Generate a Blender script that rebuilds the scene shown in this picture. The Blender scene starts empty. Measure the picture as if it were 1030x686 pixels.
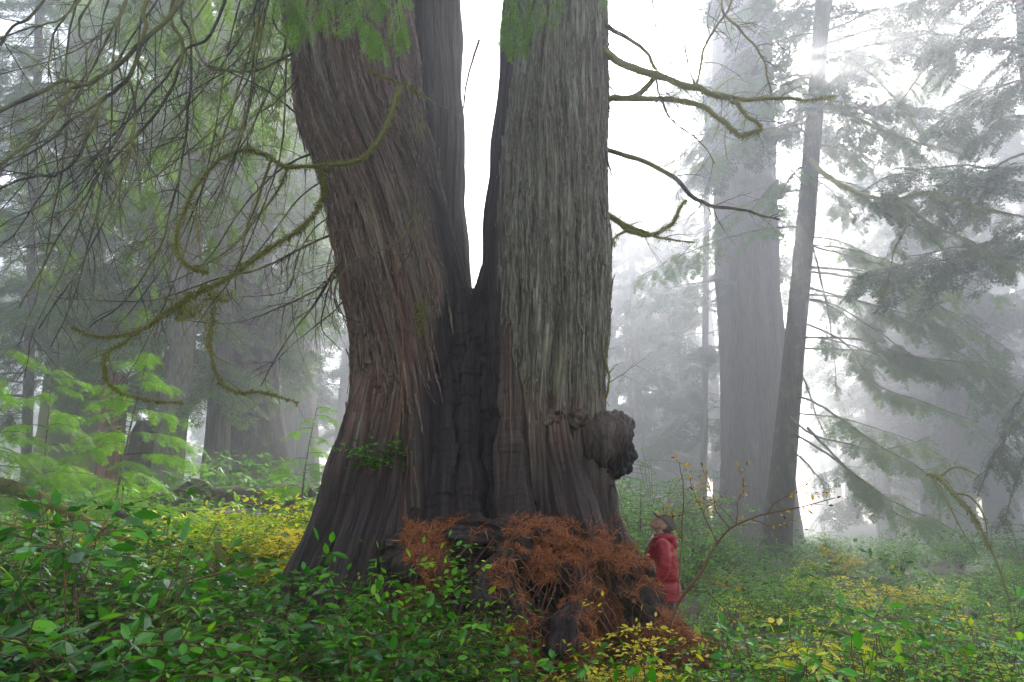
import bpy, math, random
import numpy as np
from mathutils import Vector, Matrix
from mathutils.bvhtree import BVHTree

rng = np.random.default_rng(7)
random.seed(7)
scene = bpy.context.scene
COL = scene.collection
R = math.radians

# ------------------------------------------------------------------ camera
F = 687.0
PITCH = R(12.87)
CAM = np.array([0.0, 0.0, 1.9])
FWD = np.array([0, math.cos(PITCH), math.sin(PITCH)])
UPV = np.array([0, -math.sin(PITCH), math.cos(PITCH)])


def at(px, py, Y):
    """world point at distance Y (world y) seen at photo pixel px, py"""
    d = FWD + (px - 515) / F * np.array([1, 0, 0]) + (343 - py) / F * UPV
    return CAM + d * (Y / d[1])


def m_per_px(p):
    return float(np.dot(np.asarray(p) - CAM, FWD)) / F


cam_d = bpy.data.cameras.new('camera')
cam = bpy.data.objects.new('camera', cam_d)
COL.objects.link(cam)
cam.location = CAM
cam.rotation_euler = (R(90) + PITCH, 0, 0)
cam_d.sensor_width = 36
cam_d.lens = 36 * F / 1030
cam_d.clip_end = 500
cam_d.clip_start = 0.05
scene.camera = cam


# ------------------------------------------------------------------ numpy noise
_perm = rng.permutation(256)
_perm = np.concatenate([_perm, _perm, _perm])
_g = rng.normal(size=(256, 3))
_g /= np.linalg.norm(_g, axis=1)[:, None]


def pn(x, y, z):
    x, y, z = np.broadcast_arrays(np.asarray(x, float), np.asarray(y, float), np.asarray(z, float))
    xi, yi, zi = np.floor(x).astype(int), np.floor(y).astype(int), np.floor(z).astype(int)
    xf, yf, zf = x - xi, y - yi, z - zi
    u = xf * xf * xf * (xf * (xf * 6 - 15) + 10)
    v = yf * yf * yf * (yf * (yf * 6 - 15) + 10)
    w = zf * zf * zf * (zf * (zf * 6 - 15) + 10)
    xi &= 255; yi &= 255; zi &= 255
    out = 0
    for dx in (0, 1):
        for dy in (0, 1):
            for dz in (0, 1):
                h = _perm[_perm[_perm[xi + dx] + yi + dy] + zi + dz] & 255
                g = _g[h]
                d = g[..., 0] * (xf - dx) + g[..., 1] * (yf - dy) + g[..., 2] * (zf - dz)
                wt = (u if dx else 1 - u) * (v if dy else 1 - v) * (w if dz else 1 - w)
                out = out + d * wt
    return out * 1.5


def sstep(a, b, x):
    t = np.clip((np.asarray(x, float) - a) / (b - a), 0, 1)
    return t * t * (3 - 2 * t)


# ------------------------------------------------------------------ mesh tools
def norm(v):
    v = np.asarray(v, float)
    return v / np.maximum(np.linalg.norm(v, axis=-1, keepdims=True), 1e-9)


def catmull(P, n):
    P = np.asarray(P, float)
    if len(P) == 2:
        t = np.linspace(0, 1, n)[:, None]
        return P[0] * (1 - t) + P[1] * t
    Q = np.vstack([2 * P[0] - P[1], P, 2 * P[-1] - P[-2]])
    seg = len(P) - 1
    t = np.linspace(0, seg - 1e-6, n)
    i = t.astype(int)
    f = (t - i)[:, None]
    a, b, c, d = Q[i], Q[i + 1], Q[i + 2], Q[i + 3]
    return 0.5 * ((2 * b) + (-a + c) * f + (2 * a - 5 * b + 4 * c - d) * f ** 2 + (-a + 3 * b - 3 * c + d) * f ** 3)


def lerp_r(rr, n):
    rr = np.asarray(rr, float)
    return np.interp(np.linspace(0, 1, n), np.linspace(0, 1, len(rr)), rr)


class MB:
    def __init__(s):
        s.V, s.Q, s.T, s.n = [], [], [], 0

    def add(s, V, Q=None, T=None):
        V = np.asarray(V, np.float32).reshape(-1, 3)
        if Q is not None and len(Q):
            s.Q.append(np.asarray(Q, np.int64) + s.n)
        if T is not None and len(T):
            s.T.append(np.asarray(T, np.int64) + s.n)
        s.V.append(V)
        s.n += len(V)
        return s

    def tube(s, P, rad, n=6, rough=0.0, cap=True):
        P = np.asarray(P, float)
        m = len(P)
        rad = np.broadcast_to(np.asarray(rad, float), (m,))
        T = np.gradient(P, axis=0)
        T = norm(T)
        a = np.array([0, 0, 1.0]) if abs(T[0][2]) < 0.9 else np.array([0, 1.0, 0])
        N = np.zeros((m, 3))
        nn = norm(np.cross(T[0], a))
        for i in range(m):
            nn = nn - T[i] * np.dot(nn, T[i])
            nn = nn / max(np.linalg.norm(nn), 1e-9)
            N[i] = nn
        B = np.cross(T, N)
        th = np.linspace(0, 2 * np.pi, n, endpoint=False)
        rr = rad[:, None] * np.ones(n)[None]
        if rough:
            rr = rr * (1 + rough * rng.normal(size=rr.shape))
        V = P[:, None] + rr[..., None] * (np.cos(th)[None, :, None] * N[:, None] + np.sin(th)[None, :, None] * B[:, None])
        V = V.reshape(-1, 3)
        i = np.arange(m - 1)[:, None] * n
        j = np.arange(n)[None]
        j2 = (j + 1) % n
        Q = np.stack([i + j, i + j2, i + n + j2, i + n + j], -1).reshape(-1, 4)
        T_ = []
        if cap:
            V = np.vstack([V, P[:1] - T[:1] * rad[0] * .3, P[-1:] + T[-1:] * rad[-1] * .6])
            c0, c1 = m * n, m * n + 1
            jj = np.arange(n); j3 = (jj + 1) % n
            T_ = np.vstack([np.stack([np.full(n, c0), j3, jj], -1), np.stack([np.full(n, c1), (m - 1) * n + jj, (m - 1) * n + j3], -1)])
        return s.add(V, Q, T_)

    def ball(s, c, r, nu=24, nv=14, rot=None):
        u = np.linspace(0, 2 * np.pi, nu, endpoint=False)
        v = np.linspace(0, np.pi, nv + 2)[1:-1]
        V = np.stack([np.outer(np.sin(v), np.cos(u)), np.outer(np.sin(v), np.sin(u)), np.outer(np.cos(v), np.ones(nu))], -1).reshape(-1, 3)
        V = np.vstack([V, [[0, 0, 1], [0, 0, -1]]]) * np.asarray(r, float)
        if rot is not None:
            V = V @ np.asarray(rot).T
        V = V + np.asarray(c, float)
        i = np.arange(nv - 1)[:, None] * nu
        j = np.arange(nu)[None]; j2 = (j + 1) % nu
        Q = np.stack([i + j, i + nu + j, i + nu + j2, i + j2], -1).reshape(-1, 4)
        jj = np.arange(nu); j3 = (jj + 1) % nu
        top, bot = nv * nu, nv * nu + 1
        T = np.vstack([np.stack([np.full(nu, top), jj, j3], -1), np.stack([np.full(nu, bot), (nv - 1) * nu + j3, (nv - 1) * nu + jj], -1)])
        return s.add(V, Q, T)

    def mesh(s, name, smooth=True):
        V = np.concatenate(s.V) if s.V else np.zeros((0, 3), np.float32)
        Q = np.concatenate(s.Q) if s.Q else np.zeros((0, 4), np.int64)
        T = np.concatenate(s.T) if s.T else np.zeros((0, 3), np.int64)
        me = bpy.data.meshes.new(name)
        me.vertices.add(len(V))
        me.vertices.foreach_set('co', V.astype(np.float32).ravel())
        me.loops.add(Q.size + T.size)
        me.loops.foreach_set('vertex_index', np.concatenate([Q.ravel(), T.ravel()]).astype(np.int32))
        me.polygons.add(len(Q) + len(T))
        me.polygons.foreach_set('loop_start', np.concatenate([np.arange(len(Q)) * 4, Q.size + np.arange(len(T)) * 3]).astype(np.int32))
        me.polygons.foreach_set('use_smooth', np.full(len(Q) + len(T), smooth))
        me.update(calc_edges=True)
        return me

    def build(s, name, mat, parent=None, smooth=True):
        me = s.mesh(name, smooth)
        return link(name, me, mat, parent)


def link(name, me, mat, parent=None):
    if mat is not None:
        me.materials.clear()
        me.materials.append(mat)
    o = bpy.data.objects.new(name, me)
    COL.objects.link(o)
    if parent is not None:
        o.parent = parent
        # geometry is written in world space: undo the parent's transform
        o.matrix_parent_inverse = parent.matrix_basis.inverted()
    return o


def tag(o, label=None, cat=None, group=None, kind=None):
    if label: o['label'] = label
    if cat: o['category'] = cat
    if group: o['group'] = group
    if kind: o['kind'] = kind
    return o


def empty(name, loc, label, cat, group=None):
    o = bpy.data.objects.new(name, None)
    COL.objects.link(o)
    o.location = tuple(float(v) for v in loc)
    o.empty_display_size = .1
    return tag(o, label, cat, group)


def copy_tree(o, loc, rz, sc, label=None):
    c = o.copy(); COL.objects.link(c)
    c.location = tuple(float(v) for v in loc); c.rotation_euler = (0, 0, rz); c.scale = (sc, sc, sc)
    if label: c['label'] = label
    for ch in list(o.children):
        d = ch.copy(); COL.objects.link(d); d.parent = c
        for g in list(ch.children):
            e = g.copy(); COL.objects.link(e); e.parent = d
    return c


def place(shape, P, D, N, S):
    """copies of shape (V,Q,T) at P, x along D, z about N, scaled S -> V,Q,T"""
    V0, Q0, T0 = shape
    D = norm(D)
    B = norm(np.cross(N, D))
    N = np.cross(D, B)
    S = np.broadcast_to(np.asarray(S, float), (len(P),))
    V = P[:, None] + S[:, None, None] * (V0[None, :, 0:1] * D[:, None] + V0[None, :, 1:2] * B[:, None] + V0[None, :, 2:3] * N[:, None])
    off = (np.arange(len(P)) * len(V0))[:, None, None]
    Q = (Q0[None] + off).reshape(-1, 4) if len(Q0) else None
    T = (T0[None] + off).reshape(-1, 3) if len(T0) else None
    return V.reshape(-1, 3), Q, T


E4 = np.zeros((0, 4), int); E3 = np.zeros((0, 3), int)


def leaf_shape(w=.27, fold=.05, droop=.12):
    V = np.array([[0, 0, 0], [.28, w * .85, 0], [.28, 0, -fold], [.28, -w * .85, 0], [.62, w * .9, -droop * .3], [.62, 0, -fold - droop * .3], [.62, -w * .9, -droop * .3], [1, 0, -droop]])
    T = np.array([[0, 2, 1], [0, 3, 2], [5, 7, 4], [6, 7, 5]])
    Q = np.array([[2, 5, 4, 1], [3, 6, 5, 2]])
    return V, Q, T


LEAF = leaf_shape()
LEAF_NARROW = leaf_shape(.2, .04, .2)
RHOMB = (np.array([[0, 0, 0], [.45, .2, .0], [1, 0, -.05], [.45, -.2, 0]]), np.array([[0, 3, 2, 1]]), E3)
NEEDLE = (np.array([[0, 0, 0], [.5, .11, .0], [1, 0, -.03], [.5, -.11, 0]]), np.array([[0, 3, 2, 1]]), E3)
STRIP = (np.array([[0, -.02, 0], [.5, -.03, .06], [1, -.01, 0], [1, .01, 0], [.5, .03, .06], [0, .02, 0]]), np.array([[0, 1, 4, 5], [1, 2, 3, 4]]), E3)


# ------------------------------------------------------------------ materials
def new_mat(name):
    m = bpy.data.materials.new(name)
    m.use_nodes = True
    nt = m.node_tree
    nt.nodes.clear()
    out = nt.nodes.new('ShaderNodeOutputMaterial')
    return m, nt, out


def node(nt, t, **kw):
    n = nt.nodes.new(t)
    for k, v in kw.items():
        if k in n.inputs:
            n.inputs[k].default_value = v
        else:
            setattr(n, k, v)
    return n


def ramp(nt, stops):
    r = nt.nodes.new('ShaderNodeValToRGB')
    el = r.color_ramp.elements
    while len(el) < len(stops):
        el.new(0.5)
    for e, (p, c) in zip(el, stops):
        e.position = p
        e.color = (c[0], c[1], c[2], 1)
    return r


def leaf_mat(name, cols, rough=.45, trans=.35, spec=.4, tcol=(1.25, 1.2, .5)):
    m, nt, out = new_mat(name)
    L = nt.links.new
    g = node(nt, 'ShaderNodeNewGeometry')
    oi = node(nt, 'ShaderNodeObjectInfo')
    st = [(i / max(1, len(cols) - 1), c) for i, c in enumerate(cols)]
    r = ramp(nt, st)
    L(g.outputs['Random Per Island'], r.inputs[0])
    hs = node(nt, 'ShaderNodeHueSaturation')
    mr = node(nt, 'ShaderNodeMapRange')
    mr.inputs['To Min'].default_value = .75
    mr.inputs['To Max'].default_value = 1.25
    L(oi.outputs['Random'], mr.inputs['Value'])
    L(mr.outputs[0], hs.inputs['Value'])
    L(r.outputs[0], hs.inputs['Color'])
    p = node(nt, 'ShaderNodeBsdfPrincipled')
    p.inputs['Roughness'].default_value = rough
    p.inputs['Specular IOR Level'].default_value = spec
    L(hs.outputs[0], p.inputs['Base Color'])
    t = node(nt, 'ShaderNodeBsdfTranslucent')
    mx = node(nt, 'ShaderNodeMix', data_type='RGBA', blend_type='MULTIPLY')
    mx.inputs[0].default_value = 1
    mx.inputs[7].default_value = (*tcol, 1)
    L(hs.outputs[0], mx.inputs[6])
    L(mx.outputs[2], t.inputs['Color'])
    ms = node(nt, 'ShaderNodeMixShader')
    ms.inputs[0].default_value = trans
    L(p.outputs[0], ms.inputs[1]); L(t.outputs[0], ms.inputs[2])
    L(ms.outputs[0], out.inputs[0])
    return m


def bark_mat(name, stops, sc=(9, 9, 1.2), moss=0.0, mosscol=(.10, .11, .02), rough=.85, bump=.6, bdist=.02):
    m, nt, out = new_mat(name)
    L = nt.links.new
    tc = node(nt, 'ShaderNodeTexCoord')
    mp = node(nt, 'ShaderNodeMapping')
    mp.inputs['Scale'].default_value = sc
    L(tc.outputs['Object'], mp.inputs[0])
    n1 = node(nt, 'ShaderNodeTexNoise', Scale=1.0, Detail=6.0, Roughness=.65)
    L(mp.outputs[0], n1.inputs['Vector'])
    r = ramp(nt, stops)
    L(n1.outputs[0], r.inputs[0])
    p = node(nt, 'ShaderNodeBsdfPrincipled')
    p.inputs['Roughness'].default_value = rough
    p.inputs['Specular IOR Level'].default_value = .25
    col = r.outputs[0]
    if moss > 0:
        n2 = node(nt, 'ShaderNodeTexNoise', Scale=2.2, Detail=5.0, Roughness=.6)
        L(tc.outputs['Object'], n2.inputs['Vector'])
        mr = node(nt, 'ShaderNodeMapRange')
        mr.inputs['From Min'].default_value = .62 - moss * .35
        mr.inputs['From Max'].default_value = .72 - moss * .3
        L(n2.outputs[0], mr.inputs[0])
        mx = node(nt, 'ShaderNodeMix', data_type='RGBA')
        L(mr.outputs[0], mx.inputs[0])
        L(col, mx.inputs[6])
        mx.inputs[7].default_value = (*mosscol, 1)
        col = mx.outputs[2]
    L(col, p.inputs['Base Color'])
    b = node(nt, 'ShaderNodeBump', Strength=bump, Distance=bdist)
    L(n1.outputs[0], b.inputs['Height'])
    L(b.outputs[0], p.inputs['Normal'])
    L(p.outputs[0], out.inputs[0])
    return m


def plain_mat(name, col, rough=.7, col2=None, scale=40, bump=0.0, bdist=.003, spec=.3, sheen=0.0):
    m, nt, out = new_mat(name)
    L = nt.links.new
    p = node(nt, 'ShaderNodeBsdfPrincipled')
    p.inputs['Roughness'].default_value = rough
    p.inputs['Specular IOR Level'].default_value = spec
    tc = node(nt, 'ShaderNodeTexCoord')
    n1 = node(nt, 'ShaderNodeTexNoise', Scale=float(scale), Detail=4.0)
    L(tc.outputs['Object'], n1.inputs['Vector'])
    r = ramp(nt, [(.35, col), (.65, col2 or col)])
    L(n1.outputs[0], r.inputs[0])
    L(r.outputs[0], p.inputs['Base Color'])
    if bump:
        b = node(nt, 'ShaderNodeBump', Strength=bump, Distance=bdist)
        L(n1.outputs[0], b.inputs['Height'])
        L(b.outputs[0], p.inputs['Normal'])
    L(p.outputs[0], out.inputs[0])
    return m


def giant_bark():
    m, nt, out = new_mat('giant_cedar_bark')
    L = nt.links.new
    ag = node(nt, 'ShaderNodeAttribute', attribute_name='grain')
    am = node(nt, 'ShaderNodeAttribute', attribute_name='tint')
    sep = node(nt, 'ShaderNodeSeparateColor')
    L(am.outputs['Color'], sep.inputs[0])
    # stretched fibres
    mp = node(nt, 'ShaderNodeMapping'); mp.inputs['Scale'].default_value = (34, .9, 1)
    L(ag.outputs['Vector'], mp.inputs[0])
    n1 = node(nt, 'ShaderNodeTexNoise', Scale=1.0, Detail=8.0, Roughness=.68)
    L(mp.outputs[0], n1.inputs['Vector'])
    mp2 = node(nt, 'ShaderNodeMapping'); mp2.inputs['Scale'].default_value = (120, 2.4, 1)
    L(ag.outputs['Vector'], mp2.inputs[0])
    n2 = node(nt, 'ShaderNodeTexNoise', Scale=1.0, Detail=4.0, Roughness=.7)
    L(mp2.outputs[0], n2.inputs['Vector'])
    tc = node(nt, 'ShaderNodeTexCoord')
    n3 = node(nt, 'ShaderNodeTexNoise', Scale=1.3, Detail=5.0, Roughness=.6)
    L(tc.outputs['Object'], n3.inputs['Vector'])
    add = node(nt, 'ShaderNodeMath', operation='ADD')
    L(n1.outputs[0], add.inputs[0]); L(n2.outputs[0], add.inputs[1])
    hf = node(nt, 'ShaderNodeMath', operation='MULTIPLY'); hf.inputs[1].default_value = .5
    L(add.outputs[0], hf.inputs[0])
    brown = ramp(nt, [(.39, (.016, .007, .005)), (.47, (.075, .038, .025)), (.53, (.185, .102, .064)), (.62, (.36, .235, .165))])
    grey = ramp(nt, [(.39, (.028, .022, .015)), (.47, (.125, .108, .078)), (.53, (.25, .238, .165)), (.62, (.46, .45, .34))])
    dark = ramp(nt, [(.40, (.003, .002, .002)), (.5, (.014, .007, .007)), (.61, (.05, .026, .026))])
    for rr in (brown, grey, dark):
        L(hf.outputs[0], rr.inputs[0])

    def mix(f, a, b):
        mx = node(nt, 'ShaderNodeMix', data_type='RGBA')
        L(f, mx.inputs[0]); L(a, mx.inputs[6]); L(b, mx.inputs[7])
        return mx.outputs[2]
    mp4 = node(nt, 'ShaderNodeMapping'); mp4.inputs['Scale'].default_value = (11, .35, 1)
    L(ag.outputs['Vector'], mp4.inputs[0])
    n4 = node(nt, 'ShaderNodeTexNoise', Scale=1.0, Detail=3.0, Roughness=.6)
    L(mp4.outputs[0], n4.inputs['Vector'])
    st = node(nt, 'ShaderNodeMapRange'); st.inputs['From Min'].default_value = .38; st.inputs['From Max'].default_value = .62
    st.inputs['To Min'].default_value = -.35; st.inputs['To Max'].default_value = .35
    L(n4.outputs[0], st.inputs[0])
    ga = node(nt, 'ShaderNodeMath', operation='ADD'); ga.use_clamp = True
    L(sep.outputs['Green'], ga.inputs[0]); L(st.outputs[0], ga.inputs[1])
    c = mix(ga.outputs[0], brown.outputs[0], grey.outputs[0])
    mp5 = node(nt, 'ShaderNodeMapping'); mp5.inputs['Scale'].default_value = (17, 4.5, 1)
    L(ag.outputs['Vector'], mp5.inputs[0])
    n5 = node(nt, 'ShaderNodeTexNoise', Scale=1.0, Detail=6.0, Roughness=.75)
    L(mp5.outputs[0], n5.inputs['Vector'])
    pk = node(nt, 'ShaderNodeMapRange'); pk.inputs['From Min'].default_value = .56; pk.inputs['From Max'].default_value = .62
    pk.inputs['To Max'].default_value = .75
    L(n5.outputs[0], pk.inputs[0])
    red = ramp(nt, [(.4, (.045, .016, .009)), (.6, (.17, .075, .045))])
    L(n2.outputs[0], red.inputs[0])
    c = mix(pk.outputs[0], c, red.outputs[0])
    # broken patches of green alga and lichen
    alg = ramp(nt, [(.0, (.085, .10, .03)), (1, (.17, .19, .075))])
    L(n2.outputs[0], alg.inputs[0])
    mr = node(nt, 'ShaderNodeMapRange'); mr.inputs['From Min'].default_value = .5; mr.inputs['From Max'].default_value = .68
    mr.inputs['To Max'].default_value = .6
    L(n3.outputs[0], mr.inputs[0])
    mm = node(nt, 'ShaderNodeMath', operation='MULTIPLY')
    L(mr.outputs[0], mm.inputs[0]); L(sep.outputs['Blue'], mm.inputs[1])
    c = mix(mm.outputs[0], c, alg.outputs[0])
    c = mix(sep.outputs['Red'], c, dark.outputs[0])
    p = node(nt, 'ShaderNodeBsdfPrincipled')
    L(c, p.inputs['Base Color'])
    rg = node(nt, 'ShaderNodeMapRange'); rg.inputs['To Min'].default_value = .8; rg.inputs['To Max'].default_value = .7
    L(sep.outputs['Red'], rg.inputs[0]); L(rg.outputs[0], p.inputs['Roughness'])
    p.inputs['Specular IOR Level'].default_value = .35
    b1 = node(nt, 'ShaderNodeBump', Strength=.8, Distance=.02)
    L(n1.outputs[0], b1.inputs['Height'])
    b3 = node(nt, 'ShaderNodeBump', Strength=.6, Distance=.02)
    L(n5.outputs[0], b3.inputs['Height']); L(b1.outputs[0], b3.inputs['Normal'])
    b2 = node(nt, 'ShaderNodeBump', Strength=.8, Distance=.009)
    L(n2.outputs[0], b2.inputs['Height']); L(b3.outputs[0], b2.inputs['Normal'])
    L(b2.outputs[0], p.inputs['Normal'])
    L(p.outputs[0], out.inputs[0])
    return m


def ground_mat():
    m, nt, out = new_mat('forest_floor')
    L = nt.links.new
    tc = node(nt, 'ShaderNodeTexCoord')
    n1 = node(nt, 'ShaderNodeTexNoise', Scale=14.0, Detail=9.0, Roughness=.7)
    L(tc.outputs['Object'], n1.inputs['Vector'])
    n2 = node(nt, 'ShaderNodeTexNoise', Scale=.6, Detail=4.0)
    L(tc.outputs['Object'], n2.inputs['Vector'])
    r = ramp(nt, [(.3, (.012, .007, .004)), (.5, (.055, .026, .013)), (.7, (.13, .062, .03))])
    L(n1.outputs[0], r.inputs[0])
    r2 = ramp(nt, [(.42, (0, 0, 0)), (.6, (1, 1, 1))])
    L(n2.outputs[0], r2.inputs[0])
    mx = node(nt, 'ShaderNodeMix', data_type='RGBA')
    L(r2.outputs[0], mx.inputs[0]); L(r.outputs[0], mx.inputs[6]); mx.inputs[7].default_value = (.035, .06, .012, 1)
    p = node(nt, 'ShaderNodeBsdfPrincipled', Roughness=.9)
    L(mx.outputs[2], p.inputs['Base Color'])
    b = node(nt, 'ShaderNodeBump', Strength=1.0, Distance=.05)
    L(n1.outputs[0], b.inputs['Height']); L(b.outputs[0], p.inputs['Normal'])
    L(p.outputs[0], out.inputs[0])
    return m


M = {}
M['giant'] = giant_bark()
M['ground'] = ground_mat()
M['limb'] = bark_mat('limb_bark', [(.35, (.018, .013, .011)), (.65, (.075, .058, .048))], (30, 30, 30), moss=.5, mosscol=(.15, .15, .035), bdist=.006)
M['limb_moss'] = bark_mat('mossy_limb_bark', [(.35, (.05, .04, .018)), (.65, (.13, .115, .04))], (30, 30, 30), moss=.9, mosscol=(.16, .16, .03), bdist=.006)
M['moss'] = leaf_mat('hanging_moss', [(.10, .10, .016), (.18, .185, .028), (.28, .28, .05)], .9, .3, .1)
M['bark_grey'] = bark_mat('hemlock_bark', [(.35, (.05, .04, .032)), (.5, (.13, .11, .09)), (.68, (.22, .195, .165))], (16, 16, 3.5), moss=.25, bdist=.03)
M['bark_brown'] = bark_mat('cedar_bark', [(.35, (.04, .026, .02)), (.5, (.12, .085, .068)), (.68, (.22, .17, .14))], (13, 13, .8), moss=.12, bdist=.05)
M['bark_moss'] = bark_mat('mossy_bark', [(.35, (.06, .045, .03)), (.5, (.13, .11, .07)), (.68, (.2, .17, .12))], (10, 10, 1.2), moss=.85, mosscol=(.16, .16, .045), bdist=.05)
M['bark_dark'] = bark_mat('rotten_bark', [(.35, (.015, .009, .007)), (.5, (.045, .028, .021)), (.68, (.10, .065, .05))], (12, 12, 1.0), moss=.25, bdist=.06)
M['bark_red'] = bark_mat('red_rotten_wood', [(.35, (.05, .018, .01)), (.5, (.17, .065, .035)), (.68, (.28, .12, .065))], (12, 12, .9), bdist=.05)
M['needle_far'] = leaf_mat('conifer_needles', [(.022, .050, .020), (.04, .085, .028), (.065, .12, .036)], .6, .35, .25)
M['needle_mid'] = leaf_mat('cedar_needles', [(.035, .11, .018), (.06, .19, .025), (.10, .28, .035), (.15, .30, .04)], .5, .42, .3)
M['needle_old'] = leaf_mat('dull_cedar_needles', [(.05, .10, .018), (.085, .17, .024), (.14, .24, .032)], .6, .42, .25)
M['needle_bright'] = leaf_mat('hemlock_needles', [(.075, .20, .008), (.13, .31, .010), (.22, .40, .016)], .45, .4, .35)
M['needle_autumn'] = leaf_mat('cedar_needles_with_brown_tips', [(.035, .09, .02), (.06, .14, .03), (.09, .19, .04), (.10, .17, .04), (.28, .11, .035)], .5, .35, .3)
M['salal'] = leaf_mat('salal_leaves', [(.014, .085, .005), (.028, .16, .007), (.06, .28, .010), (.14, .40, .013)], .25, .42, .55)
M['salal_dark'] = leaf_mat('dark_salal_leaves', [(.010, .06, .007), (.018, .12, .010), (.04, .20, .012)], .22, .32, .6)
M['bright'] = leaf_mat('bright_green_leaves', [(.035, .18, .006), (.075, .30, .008), (.14, .40, .010), (.28, .48, .012)], .42, .45, .4)
M['yellowgreen'] = leaf_mat('yellow_green_leaves', [(.13, .32, .008), (.28, .46, .010), (.48, .56, .014), (.68, .58, .02)], .45, .4, .35)
M['yellow'] = leaf_mat('yellow_autumn_leaves', [(.62, .54, .02), (.76, .64, .03), (.80, .60, .03), (.50, .54, .04)], .5, .4, .3)
M['yellow_spotted'] = leaf_mat('yellow_and_brown_leaves', [(.60, .42, .02), (.72, .50, .03), (.70, .40, .02), (.12, .05, .015), (.08, .035, .012)], .5, .35, .3)
M['stem'] = plain_mat('stem_bark', (.06, .035, .02), .7, (.12, .07, .035), 30)
M['stem_red'] = plain_mat('reddish_stem', (.10, .035, .018), .6, (.16, .07, .03), 30)
M['litter'] = leaf_mat('fallen_cedar_fronds', [(.05, .02, .011), (.17, .05, .018), (.36, .10, .03), (.30, .12, .055), (.52, .17, .05), (.66, .30, .11)], .8, .15, .2, (1.2, 1, .7))
M['litter_dark'] = leaf_mat('damp_leaf_litter', [(.05, .02, .01), (.11, .04, .015), (.2, .07, .025), (.28, .10, .03)], .8, .1, .2, (1.2, 1, .7))


# ------------------------------------------------------------------ ground
def gz(x, y):
    x = np.asarray(x, float); y = np.asarray(y, float)
    z = .02 + .75 * sstep(-.8, -4.5, x)
    z = z + sstep(8, 16, y) * sstep(-1, -6, x) * .9
    z = z - sstep(9, 75, y) * sstep(-2, 5, x) * 2.9
    sx = np.where(x < -.3, 2.1, 1.25)
    z = z + 1.0 * np.exp(-((x + .3) / sx) ** 2 - ((y - 6.9) / 1.55) ** 2)
    z = z + .14 * pn(x * .45, y * .45, 0.3) + .05 * pn(x * 1.7, y * 1.7, 4.2)
    return z


def build_ground():
    n = 400
    t = np.linspace(-1, 1, n)
    gx = 9 * t + 84 * np.sign(t) * np.abs(t) ** 3.2
    s = np.linspace(0, 1, n)
    gy = -20 + 28 * s ** .8 + 140 * s ** 3
    X, Yg = np.meshgrid(gx, gy)  # one sheet
    Z = gz(X, Yg)
    V = np.stack([X, Yg, Z], -1).reshape(-1, 3)
    i = np.arange(n - 1)[:, None] * n
    j = np.arange(n - 1)[None]
    Q = np.stack([i + j, i + j + 1, i + n + j + 1, i + n + j], -1).reshape(-1, 4)
    o = MB().add(V, Q).build('ground', M['ground'])
    o['kind'] = 'structure'
    return o


build_ground()


# ------------------------------------------------------------------ the giant cedar
def remeshed(mb, name, vox, smooth=8):
    me = mb.mesh(name + '_src')
    o = bpy.data.objects.new(name + '_src', me)
    COL.objects.link(o)
    a = o.modifiers.new('a', 'REMESH'); a.mode = 'VOXEL'; a.voxel_size = vox
    if smooth:
        b = o.modifiers.new('b', 'SMOOTH'); b.iterations = smooth; b.factor = .5
    dg = bpy.context.evaluated_depsgraph_get()
    res = bpy.data.meshes.new_from_object(o.evaluated_get(dg))
    bpy.data.objects.remove(o)
    bpy.data.meshes.remove(me)
    res.name = name
    res.polygons.foreach_set('use_smooth', np.ones(len(res.polygons), bool))
    return res


def coords(me):
    c = np.empty(len(me.vertices) * 3, np.float32); me.vertices.foreach_get('co', c)
    n = np.empty(len(me.vertices) * 3, np.float32); me.vertices.foreach_get('normal', n)
    return c.reshape(-1, 3).astype(float), n.reshape(-1, 3).astype(float)


def set_coords(me, V):
    me.vertices.foreach_set('co', V.astype(np.float32).ravel()); me.update()


def put_attr(me, name, kind, A):
    a = me.attributes.new(name, kind, 'POINT')
    if kind == 'FLOAT_VECTOR':
        a.data.foreach_set('vector', A.astype(np.float32).ravel())
    else:
        B = np.ones((len(A), 4), np.float32); B[:, :3] = A
        a.data.foreach_set('color', B.ravel())


def rows(rr, n=60):
    """rows of (py, centre px, half width px, Y) -> world path and radii"""
    P = np.array([at(c, y, Y) for (y, c, h, Y) in rr])
    rad = np.array([h * m_per_px(p) for (y, c, h, Y), p in zip(rr, P)])
    Pn = catmull(P, n)
    rn = catmull(np.stack([rad, rad, rad], -1), n)[:, 0]
    return Pn, np.maximum(rn, .004)


CEDAR_BASE = (-.35, 7.3, float(gz(-.35, 7.3)))
cedar = empty('giant_cedar', CEDAR_BASE, 'enormous forked red cedar with fluted burnt base and a burl, filling the middle', 'tree')

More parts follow.
